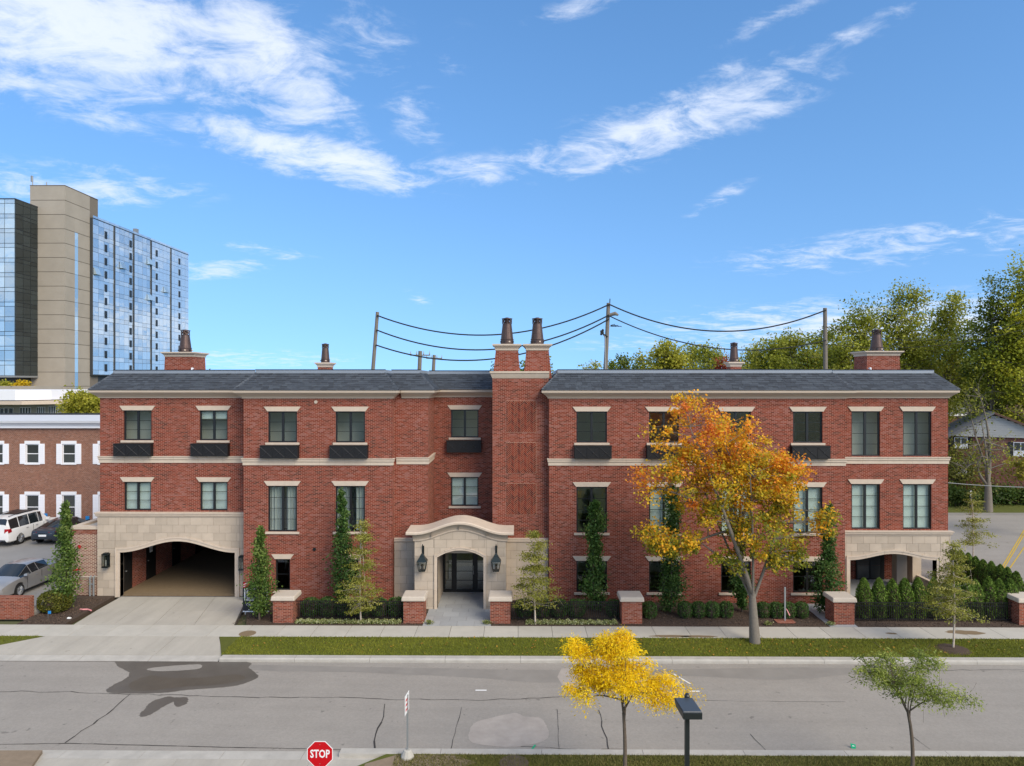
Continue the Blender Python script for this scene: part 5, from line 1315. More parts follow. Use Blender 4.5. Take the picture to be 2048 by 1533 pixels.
# -------- sale board
xs0, xs1, ys = fx(486, 33.3), fx(538, 33.3), 33.3
sb = thing('sale_board', 'black sale board with white frame and lettering beside the driveway', 'sign', ((xs0+xs1)/2, ys, 0))
def text(body, x, y, z, size, mat, parent, name='lettering', rot=(R(90), 0, 0), ext=.002, off=0.0, align='CENTER'):
    cu = bpy.data.curves.new('t', 'FONT'); cu.body = body; cu.size = size; cu.align_x = align; cu.align_y = 'CENTER'; cu.extrude = ext; cu.offset = off; cu.resolution_u = 2
    o = bpy.data.objects.new('t', cu); COL.objects.link(o); dg = bpy.context.evaluated_depsgraph_get(); me = bpy.data.meshes.new_from_object(o.evaluated_get(dg))
    bpy.data.objects.remove(o); me.materials.clear(); me.materials.append(MATS[mat]); q = bpy.data.objects.new(name, me); COL.objects.link(q); q.location = (x, y, z); q.rotation_euler = rot
    child_at(q, parent); return q
def bpart(mb, n, m): return child_at(mb.build(n, m), sb)
zt_, sw = 1.46, xs1-xs0; xm = (xs0+xs1)/2
for k in (xs0+.1, xs1-.1): bpart(B(k-.03, k+.03, ys+.02, ys+.08, -.1, 1.3), 'post', 'white_paint')
bpart(B(xs0, xs1, ys-.02, ys+.02, .08, zt_), 'panel', 'sign_black'); bpart(B(xs0, xs1, ys-.03, ys+.03, .03, .08), 'bottom_rail', 'white_paint')
for a, b, c_, d in ((xs0+.07, xs1-.07, 1.10, 1.15), (xs0+.07, xs1-.07, .58, .63), (xs0+.07, xs0+.12, .63, 1.10), (xs1-.12, xs1-.07, .63, 1.10)): bpart(B(a, b, ys-.027, ys-.021, c_, d), 'white_border', 'sign_white')
for a, b, c_, d in ((xs0+.19, xs1-.19, 1.02, 1.05), (xs0+.19, xs1-.19, .68, .71), (xs0+.19, xs0+.22, .71, 1.02), (xs1-.22, xs1-.19, .71, 1.02)): bpart(B(a, b, ys-.027, ys-.021, c_, d), 'white_border', 'sign_white')
bpart(MB().quad((xs0+.02, ys-.024, 1.17), (xs0+.3, ys-.024, 1.28), (xs0+.3, ys-.024, 1.44), (xs0+.02, ys-.024, 1.44)), 'corner_flash', 'sign_red')
for k in range(2): bpart(MB().quad((xs0+.03, ys-.026, 1.22+k*.1), (xs0+.26, ys-.026, 1.31+k*.1), (xs0+.26, ys-.026, 1.34+k*.1), (xs0+.03, ys-.026, 1.25+k*.1)), 'flash_stripe', 'sign_white')
bpart(B(xs1-.2, xs1-.01, ys-.026, ys-.022, 1.32, 1.45), 'corner_flash', 'sign_white')
text('For', xm, ys-.024, .50, .15, 'sign_white', sb); text('Condominiums', xm, ys-.024, .38, .15, 'sign_white', sb); text('248.860', xm, ys-.024, .25, .12, 'sign_white', sb)
bpart(B(xm-.35, xm+.35, ys-.026, ys-.022, .125, .155), 'web_line', 'sign_white')
# -------- stop sign
Ys = 17.0; xs_, zs_ = fx(640, Ys), fz(1509, Ys, -5)
st = thing('stop_sign', 'red octagonal stop sign at the bottom picture edge', 'sign', (xs_, Ys, 0)); rr = 26*Ys/F
def octa(r, y0, y1): return MB().prism([(xs_+r/math.cos(R(22.5))*math.cos(R(22.5+45*k)), zs_+r/math.cos(R(22.5))*math.sin(R(22.5+45*k))) for k in range(8)], y0, y1)
child_at(octa(rr, Ys-.004, Ys).build('plate', 'sign_white'), st); child_at(octa(rr*.945, Ys-.0065, Ys-.0045).build('red_face', 'sign_red'), st)
text('STOP', xs_, Ys-.008, zs_, .27, 'sign_white', st, off=.006).scale = (.74, 1, 1)
for s in (-1, 1): child_at(MB().lathe((xs_, Ys-.012, zs_+s*rr*.74), [(.009, 0), (.009, .006)], 8, 'y').build('bolt', 'galvanized'), st)
child_at(B(xs_-.03, xs_+.03, Ys+.004, Ys+.04, -.2, zs_+rr*.8).build('post', 'galvanized'), st)
# -------- edge-on parking sign on its post
bx_, by_ = gr(813, 1522); by_ = 20.45
ps = thing('parking_sign', 'grey sign post with a white red-lettered plate seen edge-on', 'sign', (bx_, by_, 0))
ztop = fz(1387, by_, bx_)
child_at(MB().lathe((bx_, by_, 0), [(.20, -.1), (.19, .05), (.11, .22), (.09, .23)], 10).build('footing', 'concrete'), ps)
child_at(B(bx_-.026, bx_+.026, by_-.02, by_+.02, .1, ztop-.05).build('post', 'galvanized'), ps)
pl = B(-.225, .225, -.003, .003, -.28, .28).build('plate', 'sign_white'); pl.location = (bx_-.01, by_-.03, ztop-.28); pl.rotation_euler = (0, 0, R(84)); child_at(pl, ps)
for k, z in enumerate((.12, -.02, -.16)):
    q = B(-.15, .15, -.0055, -.0035, -.03, .03).build('red_print', 'sign_red'); q.location = (bx_-.01, by_-.03, ztop-.28+z); q.rotation_euler = (0, 0, R(84)); child_at(q, ps)
# -------- street light seen from above
Yl = 12.5; xl = fx(1374, Yl); zl = fz(1432, Yl, xl)
sl_ = thing('street_light', 'dark shoebox street light on a square pole in the foreground', 'street light', (xl, Yl, 0))
child_at(B(xl-.038, xl+.038, Yl-.038, Yl+.038, -.2, zl+.12).build('pole', 'pole_black'), sl_)
xa, xb = fx(1366, Yl-.2), fx(1404.5, Yl-.2); zb0, zb1 = fz(1438, Yl-.2), fz(1424, Yl-.2)
m = MB().hexa([(xa, Yl-.22, zb0), (xb, Yl-.22, zb0), (xb-.03, Yl+.28, zb0), (xa-.02, Yl+.28, zb0), (xa, Yl-.22, zb1), (xb, Yl-.22, zb1), (xb-.05, Yl+.28, zb1+.03), (xa-.05, Yl+.28, zb1+.03)])
child_at(m.build('housing', 'pole_black', None, bevel=.01), sl_)
child_at(MB().hexa([(xa+.005, Yl-.215, zb1-.01), (xb-.005, Yl-.215, zb1-.01), (xb-.055, Yl+.275, zb1+.02), (xa-.045, Yl+.275, zb1+.02), (xa+.012, Yl-.20, zb1+.014), (xb-.012, Yl-.20, zb1+.014), (xb-.06, Yl+.26, zb1+.045), (xa-.035, Yl+.26, zb1+.045)]).build('lid', 'fixture_top'), sl_)
child_at(MB().lathe((fx(1374, Yl+.30), Yl+.30, zb1-.1), [(.05, 0), (.05, .17), (.035, .19), (.03, .21)], 12).build('photo_cell', 'pole_black'), sl_)
# -------- thin post with ribbon by the maple
x, y = gr(1570, 1244); pg = thing('sign_post', 'thin grey post with pink ribbon right of the maple trunk', 'post', (x, y, 0)); zt_ = fz(1175, y, x)
child_at(MB().box(x-.035, x+.035, y-.02, y+.02, -.1, zt_).build('post', 'galvanized'), pg); child_at(MB().quad((x+.03, y-.025, .62), (x+.1, y-.03, .55), (x+.22, y-.06, .30), (x+.18, y-.06, .28)).build('ribbon', 'tape_pink'), pg)
child_at(B(x-.45, x+.4, y-.25, y+.2, -.05, .04).build('brick_base', 'brick_pier'), pg)
# -------- iron covers at the near kerb
x, y = gr(1028, 1527); tag(MB().lathe((x, y, -.03), [(.42, 0), (.42, .045), (.36, .05), (.35, .043), (.10, .043), (.09, .05)], 28).build('manhole_cover', 'iron_cover'), 'round rusty manhole cover in the lawn by the near kerb', 'manhole cover')
x, y = gr(1228, 1511, ROADZ); y = 21.12
dr = thing('storm_drain', 'rectangular iron storm drain grate in the near gutter', 'drain', (x, y, ROADZ))
child_at(MB().box(x-.34, x+.34, y-.11, y-.085, ROADZ-.02, ROADZ+.02).box(x-.34, x+.34, y+.085, y+.11, ROADZ-.02, ROADZ+.02).box(x-.34, x-.31, y-.085, y+.085, ROADZ-.02, ROADZ+.02).box(x+.31, x+.34, y-.085, y+.085, ROADZ-.02, ROADZ+.02).build('frame', 'iron_cover'), dr)
child_at(B(x-.31, x+.31, y-.085, y+.085, ROADZ-.02, ROADZ+.004).build('opening', 'crack'), dr)
for k in range(8): child_at(B(x-.29+k*.076, x-.25+k*.076, y-.085, y+.085, ROADZ, ROADZ+.018).build('bar', 'iron_cover'), dr)
x, y = gr(985, 1507, ROADZ); tag(MB().slab([(x-.45, 20.98), (x+.45, 20.98), (x+.3, 21.12), (x-.3, 21.12)], -.16, -.10).build('kerb_inlet', 'iron_cover'), 'low iron inlet hood at the near kerb', 'drain')
x, y = gr(1707, 1498, ROADZ); t = thing('green_placard', 'small green placard with white print on the road near the kerb', 'placard', (x, y, ROADZ))
child_at(MB().hexa([(x-.06, y, ROADZ), (x+.06, y-.02, ROADZ), (x+.06, y, ROADZ), (x-.06, y+.02, ROADZ), (x-.07, y+.04, ROADZ+.13), (x+.07, y+.01, ROADZ+.11), (x+.07, y+.03, ROADZ+.11), (x-.07, y+.06, ROADZ+.13)]).build('card', 'sign_green'), t)
child_at(MB().quad((x-.03, y+.012, ROADZ+.065), (x+.03, y-.0, ROADZ+.06), (x+.03, y+.005, ROADZ+.08), (x-.03, y+.017, ROADZ+.085)).build('print', 'sign_white'), t)
# property marker post in the far yard
x, y = gr(1941, 1012); y = 60.5; x = fx(1941, y)
mk = thing('address_post', 'thin black post with white numbers plate in the far yard', 'post', (x, y, 0)); child_at(B(x-.08, x+.08, y-.05, y+.05, 0, 1.75).build('post', 'pole_black'), mk); child_at(B(x-.06, x+.06, y-.06, y-.051, 1.2, 1.7).build('plate', 'sign_white'), mk)
cable((fx(1880, 58.5), 58.5, fz(964, 58.5)), (fx(2100, 58.5), 58.5, fz(975, 58.5)), fz(972, 58.5), 'pale overhead service wire crossing in front of the gabled house', .03, 'galvanized')

# ================================================================= cars
def car(name, label, loc, heading, prof, paint_, rimmat='rim', width=.92, plate=True):
    """prof: stations (y along the car, + = front): (y, z_sill, z_belt, z_top, half width belt, half width top).  Glass runs between belt and top."""
    t = thing(name, label, 'car', (0, 0, 0)); st = prof['st']; body = MB(); glass = {}
    rows = []
    for y, zs, zb, zt, wb, wt in st:
        zm = zs+(zb-zs)*.45; wmax = wb*1.02
        half = [(wb*.90, zs), (wmax*.99, zs+.07), (wmax, zm), (wb*.985, zb-.10), (wb*.955, zb), (wt, zt-.05 if zt > zb+.2 else zt-.015), (wt*.82, zt), (0, zt+.02)]
        rows.append([(-x, y, z) for x, z in half]+[(x, y, z) for x, z in half[-2::-1]])
    n = len(rows[0]); 
    for r_ in rows: body.v += r_
    gl = {k: MB() for k in ('windscreen', 'rear_window', 'side_window')}
    for i in range(len(rows)-1):
        for j in range(n-1):
            f = (i*n+j, i*n+j+1, (i+1)*n+j+1, (i+1)*n+j)
            kind = None
            if i in prof['wind'] and 5 <= j <= n-7: kind = 'windscreen'
            elif i in prof['rear'] and 5 <= j <= n-7: kind = 'rear_window'
            elif i in prof['side'] and j in (4, n-6): kind = 'side_window'
            if kind: gl[kind].quad(*[body.v[q] for q in f])
            else: body.f.append(f)
    body.f.append(tuple(range(n))); body.f.append(tuple(range((len(rows)-1)*n, len(rows)*n))[::-1])
    bo = body.build('body', paint_, t)
    me = bo.data
    for p in me.polygons: p.use_smooth = True
    try: me.set_sharp_from_angle(angle=R(32))
    except Exception: pass
    for k, g_ in gl.items():
        if g_.f:
            if k == 'side_window':
                for s in (-1, 1):
                    for q in range(len(g_.f)):
                        vv = [g_.v[i] for i in g_.f[q]]
                        if vv[0][0]*s > 0: m = MB().quad(*vv); c = Vector([sum(v[i] for v in vv)/4 for i in range(3)]); m.v = [tuple(c+(Vector(v)-c)*.93+Vector((s*.004, 0, 0))) for v in m.v]; m.build(k, 'car_glass', t)
                g2 = MB()
                for q in range(len(g_.f)): g2.quad(*[g_.v[i] for i in g_.f[q]])
                g2.build('pillars', 'car_black' if prof.get('dark_pillars') else paint_, t)
            else: g_.build(k, 'car_glass', t, smooth=True)
    rw = prof['rw']
    for y in prof['axles']:
        for s in (-1, 1):
            xw = s*(prof['hw']+.012)
            body_ = MB().lathe((xw-(.10*s), y, rw), [(rw*.55, -.1*s), (rw, -.09*s), (rw, .09*s), (rw*.72, .11*s), (rw*.66, .09*s)], 24, 'x').build('wheel', 'tyre', t)
            MB().lathe((xw+.0*s, y, rw), [(rw*.68, -.02*s), (rw*.68, .0), (rw*.62, .012*s), (rw*.58, -.03*s), (.05, -.02*s)], 24, 'x').build('rim', 'car_black', body_)
            for k in range(10 if rimmat == 'rim' else 6):
                w = 2*math.pi*k/(10 if rimmat == 'rim' else 6); m = MB().tube([(xw+.012*s, y+.05*math.cos(w), rw+.05*math.sin(w)), (xw+.012*s, y+rw*.64*math.cos(w), rw+rw*.64*math.sin(w))], [.03, .022], 4); m.build('spoke', rimmat, body_)
            MB().lathe((xw, y, rw), [(rw*.60, .014*s), (rw*.68, .012*s), (rw*.68, .0)], 24, 'x').build('rim_edge', rimmat, body_)
            MB().lathe((s*(prof['hw']-.16), y, rw+.015), [(rw*1.17, 0), (rw*1.17, .150*s)], 24, 'x').build('wheel_arch', 'car_black', t)
    for q in prof['bits']: q(t)
    t.location = loc; t.rotation_euler = (0, 0, heading)
    return t
_m = base_mat('car_glass'); _m[2].inputs['Base Color'].default_value = (.012, .017, .020, 1); _m[2].inputs['Roughness'].default_value = .04; _m[2].inputs['Specular IOR Level'].default_value = .9
sedan_st = [(-2.42, .42, .78, .80, .66, .60), (-2.36, .30, .92, .95, .80, .70), (-2.1, .24, 1.00, 1.04, .88, .74), (-1.75, .22, 1.02, 1.07, .90, .72), (-.95, .20, 1.02, 1.40, .91, .58), (-.12, .20, .99, 1.46, .92, .61), (.42, .20, .97, 1.43, .92, .60), (1.25, .20, .92, 1.00, .91, .74), (1.7, .22, .88, .93, .90, .72), (2.1, .24, .80, .85, .86, .68), (2.36, .28, .68, .74, .78, .62), (2.45, .36, .60, .64, .66, .58)]
def bit(mb_fn, name, mat): return lambda t: mb_fn().build(name, mat, t)
def sedan_bits(tail_mat='lamp_red'):
    L = []
    for s in (-1, 1):
        L += [bit(lambda s=s: MB().hexa([(s*.40, -2.40, .72), (s*.80, -2.30, .72), (s*.80, -2.22, .72), (s*.40, -2.34, .72), (s*.40, -2.41, .90), (s*.82, -2.28, .92), (s*.82, -2.20, .92), (s*.40, -2.34, .90)]), 'tail_lamp', 'lamp_red'),
              bit(lambda s=s: MB().hexa([(s*.45, 2.40, .58), (s*.78, 2.24, .60), (s*.80, 2.15, .60), (s*.45, 2.3, .58), (s*.45, 2.36, .72), (s*.80, 2.18, .76), (s*.82, 2.05, .78), (s*.45, 2.25, .73)]), 'headlight', 'lamp_clear'),
              bit(lambda s=s: MB().hexa([(s*.92, .92, .98), (s*1.10, .95, .99), (s*1.10, 1.07, 1.0), (s*.92, 1.07, .98), (s*.92, .92, 1.08), (s*1.09, .94, 1.12), (s*1.09, 1.05, 1.12), (s*.92, 1.05, 1.08)]), 'mirror', 'MIR'),
              bit(lambda s=s: B(s*.925-.012, s*.925+.012, .02, .18, .82, .85), 'door_handle', 'rim'), bit(lambda s=s: B(s*.925-.012, s*.925+.012, -.95, -.79, .84, .87), 'door_handle', 'rim'),
              bit(lambda s=s: B(s*.93-.004, s*.93+.006, -.30, -.285, .30, .98), 'door_gap', 'car_black'), bit(lambda s=s: B(s*.93-.004, s*.93+.006, .80, .815, .30, .93), 'door_gap', 'car_black')]
    L += [bit(lambda: B(-.26, .26, -2.435, -2.40, .60, .73), 'licence_plate', 'sign_white'), bit(lambda: B(-.5, .5, 2.42, 2.46, .42, .58), 'grille', 'car_black'), bit(lambda: B(-.62, .62, -2.42, -2.38, .78, .81), 'chrome_strip', 'rim')]
    return L
def fix_mir(bits, paintname):
    out = []
    for f in bits:
        def g2(t, f=f):
            o = None
            MATS['MIR'] = MATS[paintname]; return f(t)
        out.append(g2)
    return out
sed = dict(st=sedan_st, wind={6}, rear={3}, side={4, 5, 6}, axles=(-1.38, 1.36), rw=.33, hw=.93, bits=None)
s1 = dict(sed); s1['bits'] = fix_mir(sedan_bits(), 'car_silver'); s2 = dict(sed); s2['bits'] = fix_mir(sedan_bits(), 'car_navy'); s2['dark_pillars'] = True
car('silver_sedan', 'silver sedan parked in the lot behind the low brick wall', (-26.45, 37.0, 0), R(180), s1, 'car_silver')
car('dark_sedan', 'dark blue sedan parked nose to the office wall', (-32.05, 49.3, 0), R(0), s2, 'car_navy')
suv_st = [(-2.66, .50, 1.00, 1.02, .80, .74), (-2.62, .34, 1.12, 1.50, .92, .76), (-2.45, .30, 1.16, 1.86, .97, .74), (-1.6, .28, 1.16, 1.93, 1.0, .76), (-.6, .28, 1.15, 1.95, 1.0, .76), (.35, .28, 1.14, 1.93, 1.0, .76), (.75, .28, 1.13, 1.88, 1.0, .74), (1.45, .28, 1.12, 1.20, .99, .80),
          (2.0, .30, 1.08, 1.14, .98, .78), (2.45, .32, .98, 1.06, .94, .74), (2.64, .36, .86, .94, .88, .70), (2.7, .46, .76, .80, .78, .66)]
sb_ = []
for s in (-1, 1):
    sb_ += [bit(lambda s=s: MB().hexa([(s*.70, -2.68, .95), (s*.96, -2.60, .95), (s*.98, -2.35, .98), (s*.70, -2.55, .95), (s*.70, -2.67, 1.22), (s*.95, -2.60, 1.22), (s*.97, -2.38, 1.20), (s*.70, -2.55, 1.22)]), 'tail_lamp', 'lamp_red'),
            bit(lambda s=s: MB().hexa([(s*1.0, .98, 1.16), (s*1.22, 1.02, 1.17), (s*1.22, 1.16, 1.18), (s*1.0, 1.16, 1.16), (s*1.0, .98, 1.34), (s*1.20, 1.0, 1.38), (s*1.20, 1.12, 1.38), (s*1.0, 1.12, 1.34)]), 'mirror', 'MIR'),
            bit(lambda s=s: MB().tube([(s*.62, -2.2, 1.98), (s*.62, -1.0, 2.03), (s*.62, .5, 1.99)], .022, 6), 'roof_rail', 'car_black'),
            bit(lambda s=s: B(s*1.01-.012, s*1.01+.012, -.05, .15, .98, 1.01), 'door_handle', 'rim'), bit(lambda s=s: B(s*1.01-.012, s*1.01+.012, -1.0, -.8, .98, 1.01), 'door_handle', 'rim'),
            bit(lambda s=s: B(s*1.012-.004, s*1.012+.006, -.32, -.305, .35, 1.12), 'door_gap', 'car_black'), bit(lambda s=s: B(s*1.012-.004, s*1.012+.006, .75, .765, .35, 1.1), 'door_gap', 'car_black')]
sb_ += [bit(lambda: MB().slab([(-.55, -1.3), (.55, -1.3), (.55, .45), (-.55, .45)], 1.972, 1.985), 'glass_roof', 'car_black')]
suv = dict(st=suv_st, wind={6}, rear={1}, side={2, 3, 4, 5}, axles=(-1.55, 1.55), rw=.41, hw=1.0, bits=fix_mir(sb_, 'car_white'))
car('white_suv', 'white sport utility vehicle with dark roof panel beside the dark sedan', (-34.85, 48.9, 0), R(0), suv, 'car_white', 'rim')

# ================================================================= plants
def tube_branch(mb, a, b, r0, r1, bend=.12, n=5, sides=6, droop=0.0):
    a, b = Vector(a), Vector(b); d = (b-a).length; off = Vector((random.gauss(0, 1), random.gauss(0, 1), abs(random.gauss(0, .6))))*d*bend
    pts = []
    for k in range(n+1):
        t = k/n; p = a.lerp(b, t)+off*(4*t*(1-t))*.5; p.z -= droop*d*t*t; pts.append(p)
    mb.tube(pts, [r0+(r1-r0)*k/n for k in range(n+1)], sides, False); return pts
def tree(name, label, base, height, trunk_h, trunk_r, env, n_cl, per, leaf, stops, bark='bark', group=None, lean=(0, 0), n_limbs=7, spread=.34, tfun=None, flat_=.8, droop=0.0, aspect=.6, shell=.55, twig=.5, cat='tree', limb_top=.75, sides=7, ellong=None, mat='leaf', cmin=None, even=False):
    """env: ellipsoids (cx,cy,cz,rx,ry,rz) relative to the base, whose union holds the crown"""
    t = thing(name, label, cat, base, group); bx, by, bz = base
    vols = np.array([e[3]*e[4]*e[5] for e in env])**(.3 if even else .66); C = []
    while len(C) < n_cl:
        e = env[rng.choice(len(env), p=vols/vols.sum())]; v = rng.normal(size=3); v /= np.linalg.norm(v); rr_ = (shell+(1-shell)*rng.random())*rng.random()**.12 if rng.random() < .8 else rng.random()
        p = np.array(e[:3])+v*rr_*np.array(e[3:])
        if p[2] > (cmin if cmin is not None else trunk_h*.55): C.append(p)
    C = np.array(C); mb = MB(); top = Vector((lean[0], lean[1], trunk_h))
    pts = tube_branch(mb, (0, 0, -.1), top, trunk_r*1.25, trunk_r*.72, .03, 7, sides+2)
    # leader and main limbs
    zmax = C[:, 2].max(); nodes = [(top, trunk_r*.7)]
    ends = [Vector(C[np.argmax(C[:, 2])])]
    ang = sorted(range(n_cl), key=lambda i: math.atan2(C[i, 1], C[i, 0]))
    for k in range(n_limbs): ends.append(Vector(C[ang[int((k+random.random()*.6)*n_cl/n_limbs) % n_cl]]))
    lead = ends[0]
    for k, e in enumerate(ends):
        s = top if k == 0 else top.lerp(Vector(lead), random.uniform(0, .5))*1.0 if k % 3 else Vector(pts[-2])
        e2 = s.lerp(e, limb_top+.1)
        pp = tube_branch(mb, s, e2, trunk_r*(.62 if k == 0 else random.uniform(.32, .5)), trunk_r*.10, .12, 7, sides)
        for i, q in enumerate(pp[1:], 1): nodes.append((q, trunk_r*(.4-.3*i/8)))
    if cmin is not None: nodes += [(q, trunk_r*.5) for q in pts[2:]]
    N = np.array([tuple(q) for q, _ in nodes])
    for c in C:
        d = np.linalg.norm(N-c, axis=1)+np.maximum(0, N[:, 2]-c[2])*.8; i = int(np.argmin(d)); rad = min(nodes[i][1]*.6, trunk_r*.2)
        if d[i] > .05: tube_branch(mb, N[i], c, rad, max(.004, rad*.22), .14, 4, 4, droop*.4)
        if random.random() < twig:
            for _ in range(2): tube_branch(mb, c, c+rng.normal(size=3)*spread*.9, rad*.3, .004, .1, 2, 3)
    mb.build('trunk', bark, t, smooth=True)
    if per:
        n = n_cl*per; idx = rng.integers(0, n_cl, n); sc = spread*(.6+.8*rng.random(n_cl))[idx]
        g3 = rng.normal(size=(n, 3))*np.array([1, 1, flat_]); g3 /= np.maximum(1, np.linalg.norm(g3, axis=1, keepdims=True)/2.1); g3 *= sc[:, None]*.66
        P = C[idx]+g3; P[:, 2] -= droop*np.linalg.norm(g3[:, :2], axis=1)
        zt = (P[:, 2]-C[:, 2].min())/(C[:, 2].max()-C[:, 2].min()+1e-6)
        tt = tfun(P, zt, idx) if tfun else np.repeat(.5, n)+rng.normal(size=n_cl)[idx]*.22
        ax = None
        if ellong: ax = unit(g3*np.array([1, 1, .2])+1e-6)*1.0+np.array([0, 0, -ellong])
        leaves('crown', P, leaf, shade(n, stops, tt, .13), mat, t, aspect=aspect, axis=ax)
    return t
GREEN = [(.035, .070, .014), (.070, .12, .022), (.13, .18, .035)]
OLIVE = [(0.140, 0.175, 0.018), (0.280, 0.300, 0.030), (0.480, 0.460, 0.070)]
# -------- orange maple
bx, by = gr(1510, 1286); by = min(by, VY1-.25)
zc_ = lambda py: fz(py, by, bx); xr = lambda px: fx(px, by)-bx
env = [(xr(1420), 0, zc_(900), 2.9, 2.4, 1.9), (xr(1385), .1, zc_(830), 1.2, 1.2, 1.1), (xr(1480), 0, zc_(960), 3.2, 2.5, 1.5), (xr(1560), .2, zc_(930), 1.5, 1.6, 1.3), (xr(1330), -.2, zc_(960), 1.4, 1.5, 1.0), (xr(1345), -.3, zc_(1085), 1.7, 1.3, .7), (xr(1590), .2, zc_(1090), 1.2, 1.3, 1.1), (xr(1500), -.6, zc_(1060), 1.6, 1.2, 1.0), (xr(1650), 0, zc_(1045), .65, .8, .5), (xr(1425), -.5, zc_(1115), 1.1, 1.0, .75), (xr(1550), .1, zc_(1120), 1.1, 1.0, .7), (xr(1300), 0, zc_(1060), .8, .8, .45), (xr(1420), -.3, zc_(1015), 1.6, 1.2, .8), (xr(1550), -.2, zc_(1010), 1.3, 1.2, .8)]
def maple_t(P, zt, idx):
    r_ = (rng.normal(size=idx.max()+1)*.10+(rng.random(idx.max()+1) < .30)*.30)[idx]
    return np.clip(.0+.72*np.clip(zt, 0, 1)**.9, 0, .56)+r_
tree('maple_tree', 'tall maple with orange and yellow autumn leaves on the grass strip', (bx, by, -.02), 10.6, 2.1, .19, env, 340, 88, .058, [(.16, .19, .02), (.27, .26, .022), (.50, .38, .025), (.74, .46, .025), (.84, .42, .022), (.80, .29, .03), (.70, .19, .035)], 'bark_grey', lean=(-.12, 0), n_limbs=14, spread=.31, tfun=maple_t, shell=.36, aspect=.75)
# -------- yellow honey locust and green one in the foreground
Yt = 18.6; bx = fx(1247, Yt); zc_ = lambda py: fz(py, Yt, bx); xr = lambda px: fx(px, Yt)-bx
env = [(xr(1225), 0, zc_(1300), .75, .8, .55), (xr(1250), 0, zc_(1350), 1.25, 1.2, .55), (xr(1330), -.1, zc_(1375), .85, .8, .38), (xr(1180), 0, zc_(1360), .75, .8, .5), (xr(1160), .1, zc_(1300), .45, .5, .35), (xr(1240), 0, zc_(1270), .35, .4, .35)]
YELL = [(.82, .54, .010), (.94, .67, .012), (.97, .75, .02)]
tree('honey_locust', 'small street tree with bright yellow feathery leaves in the foreground', (bx, Yt, -.02), 4.6, zc_(1425), .055, env, 130, 180, .038, YELL, 'bark', n_limbs=8, spread=.24, flat_=.55, droop=.45, aspect=.30, shell=.35, ellong=.5)
Yt = 18.6; bx = fx(1816, Yt); zc_ = lambda py: fz(py, Yt, bx); xr = lambda px: fx(px, Yt)-bx
env = [(xr(1785), 0, zc_(1350), .75, .75, .62), (xr(1845), 0, zc_(1375), .8, .8, .5), (xr(1735), 0, zc_(1345), .35, .5, .45), (xr(1915), 0, zc_(1388), .5, .5, .2), (xr(1850), .1, zc_(1320), .45, .5, .5), (xr(1765), 0, zc_(1310), .3, .4, .35)]
tree('honey_locust', 'small street tree with green feathery leaves at the lower right', (bx, Yt, -.02), 4.4, zc_(1425), .05, env, 95, 85, .040, [(.13, .18, .030), (.24, .30, .05), (.42, .46, .11)], 'bark', n_limbs=8, spread=.23, flat_=.55, droop=.35, aspect=.30, shell=.4, ellong=.4)
# -------- birches
BIR = [(.14, .16, .022), (.27, .27, .04), (.44, .42, .11)]
def birch(px, py, top, hw, label, Y=None, nc=150, per=46, bot=None):
    x, y = gr(px, py) if Y is None else (fx(px, Y), Y); zt = fz(top, y, x); zb_ = fz(bot, y, x) if bot else .9
    env = []; k = 7
    for i in range(k):
        f = i/(k-1); env.append((random.uniform(-.1, .1), random.uniform(-.1, .1), zb_+(zt-zb_)*f*.95, hw*(1-f)**.75+.13, hw*(1-f)**.75+.13, (zt-zb_)/k*.62))
    return tree('birch_tree', label, (x, y, -.01), zt, zt*.80, .034, env, nc, per, .036, BIR, 'bark_birch', 'young birch trees along the street', n_limbs=4, spread=.24, flat_=.30, shell=.25, twig=.2, aspect=.65, cmin=zb_*.8, even=True)
birch(722, 1246, 1040, 1.22, 'young birch with yellow-green leaves left of the entrance', bot=1215)
birch(1071, 1250, 1062, 1.25, 'young birch with yellow-green leaves right of the entrance', 31.75, bot=1205)
bb = birch(1906, 1299, 1085, 1.25, 'young white-trunked birch in a mulch ring at the right', bot=1225)
x, y = gr(1906, 1299); tag(MB().lathe((x, y, -.012), [(.66, 0), (.5, .05), (.1, .09)], 20).build('mulch_ring', 'mulch'), 'dark mulch ring around the birch on the grass strip', 'mulch')
birch(1945, 1100, 985, 1.15, 'pale birch by the side street beyond the right corner', 40.5, 110, 36, bot=1085)
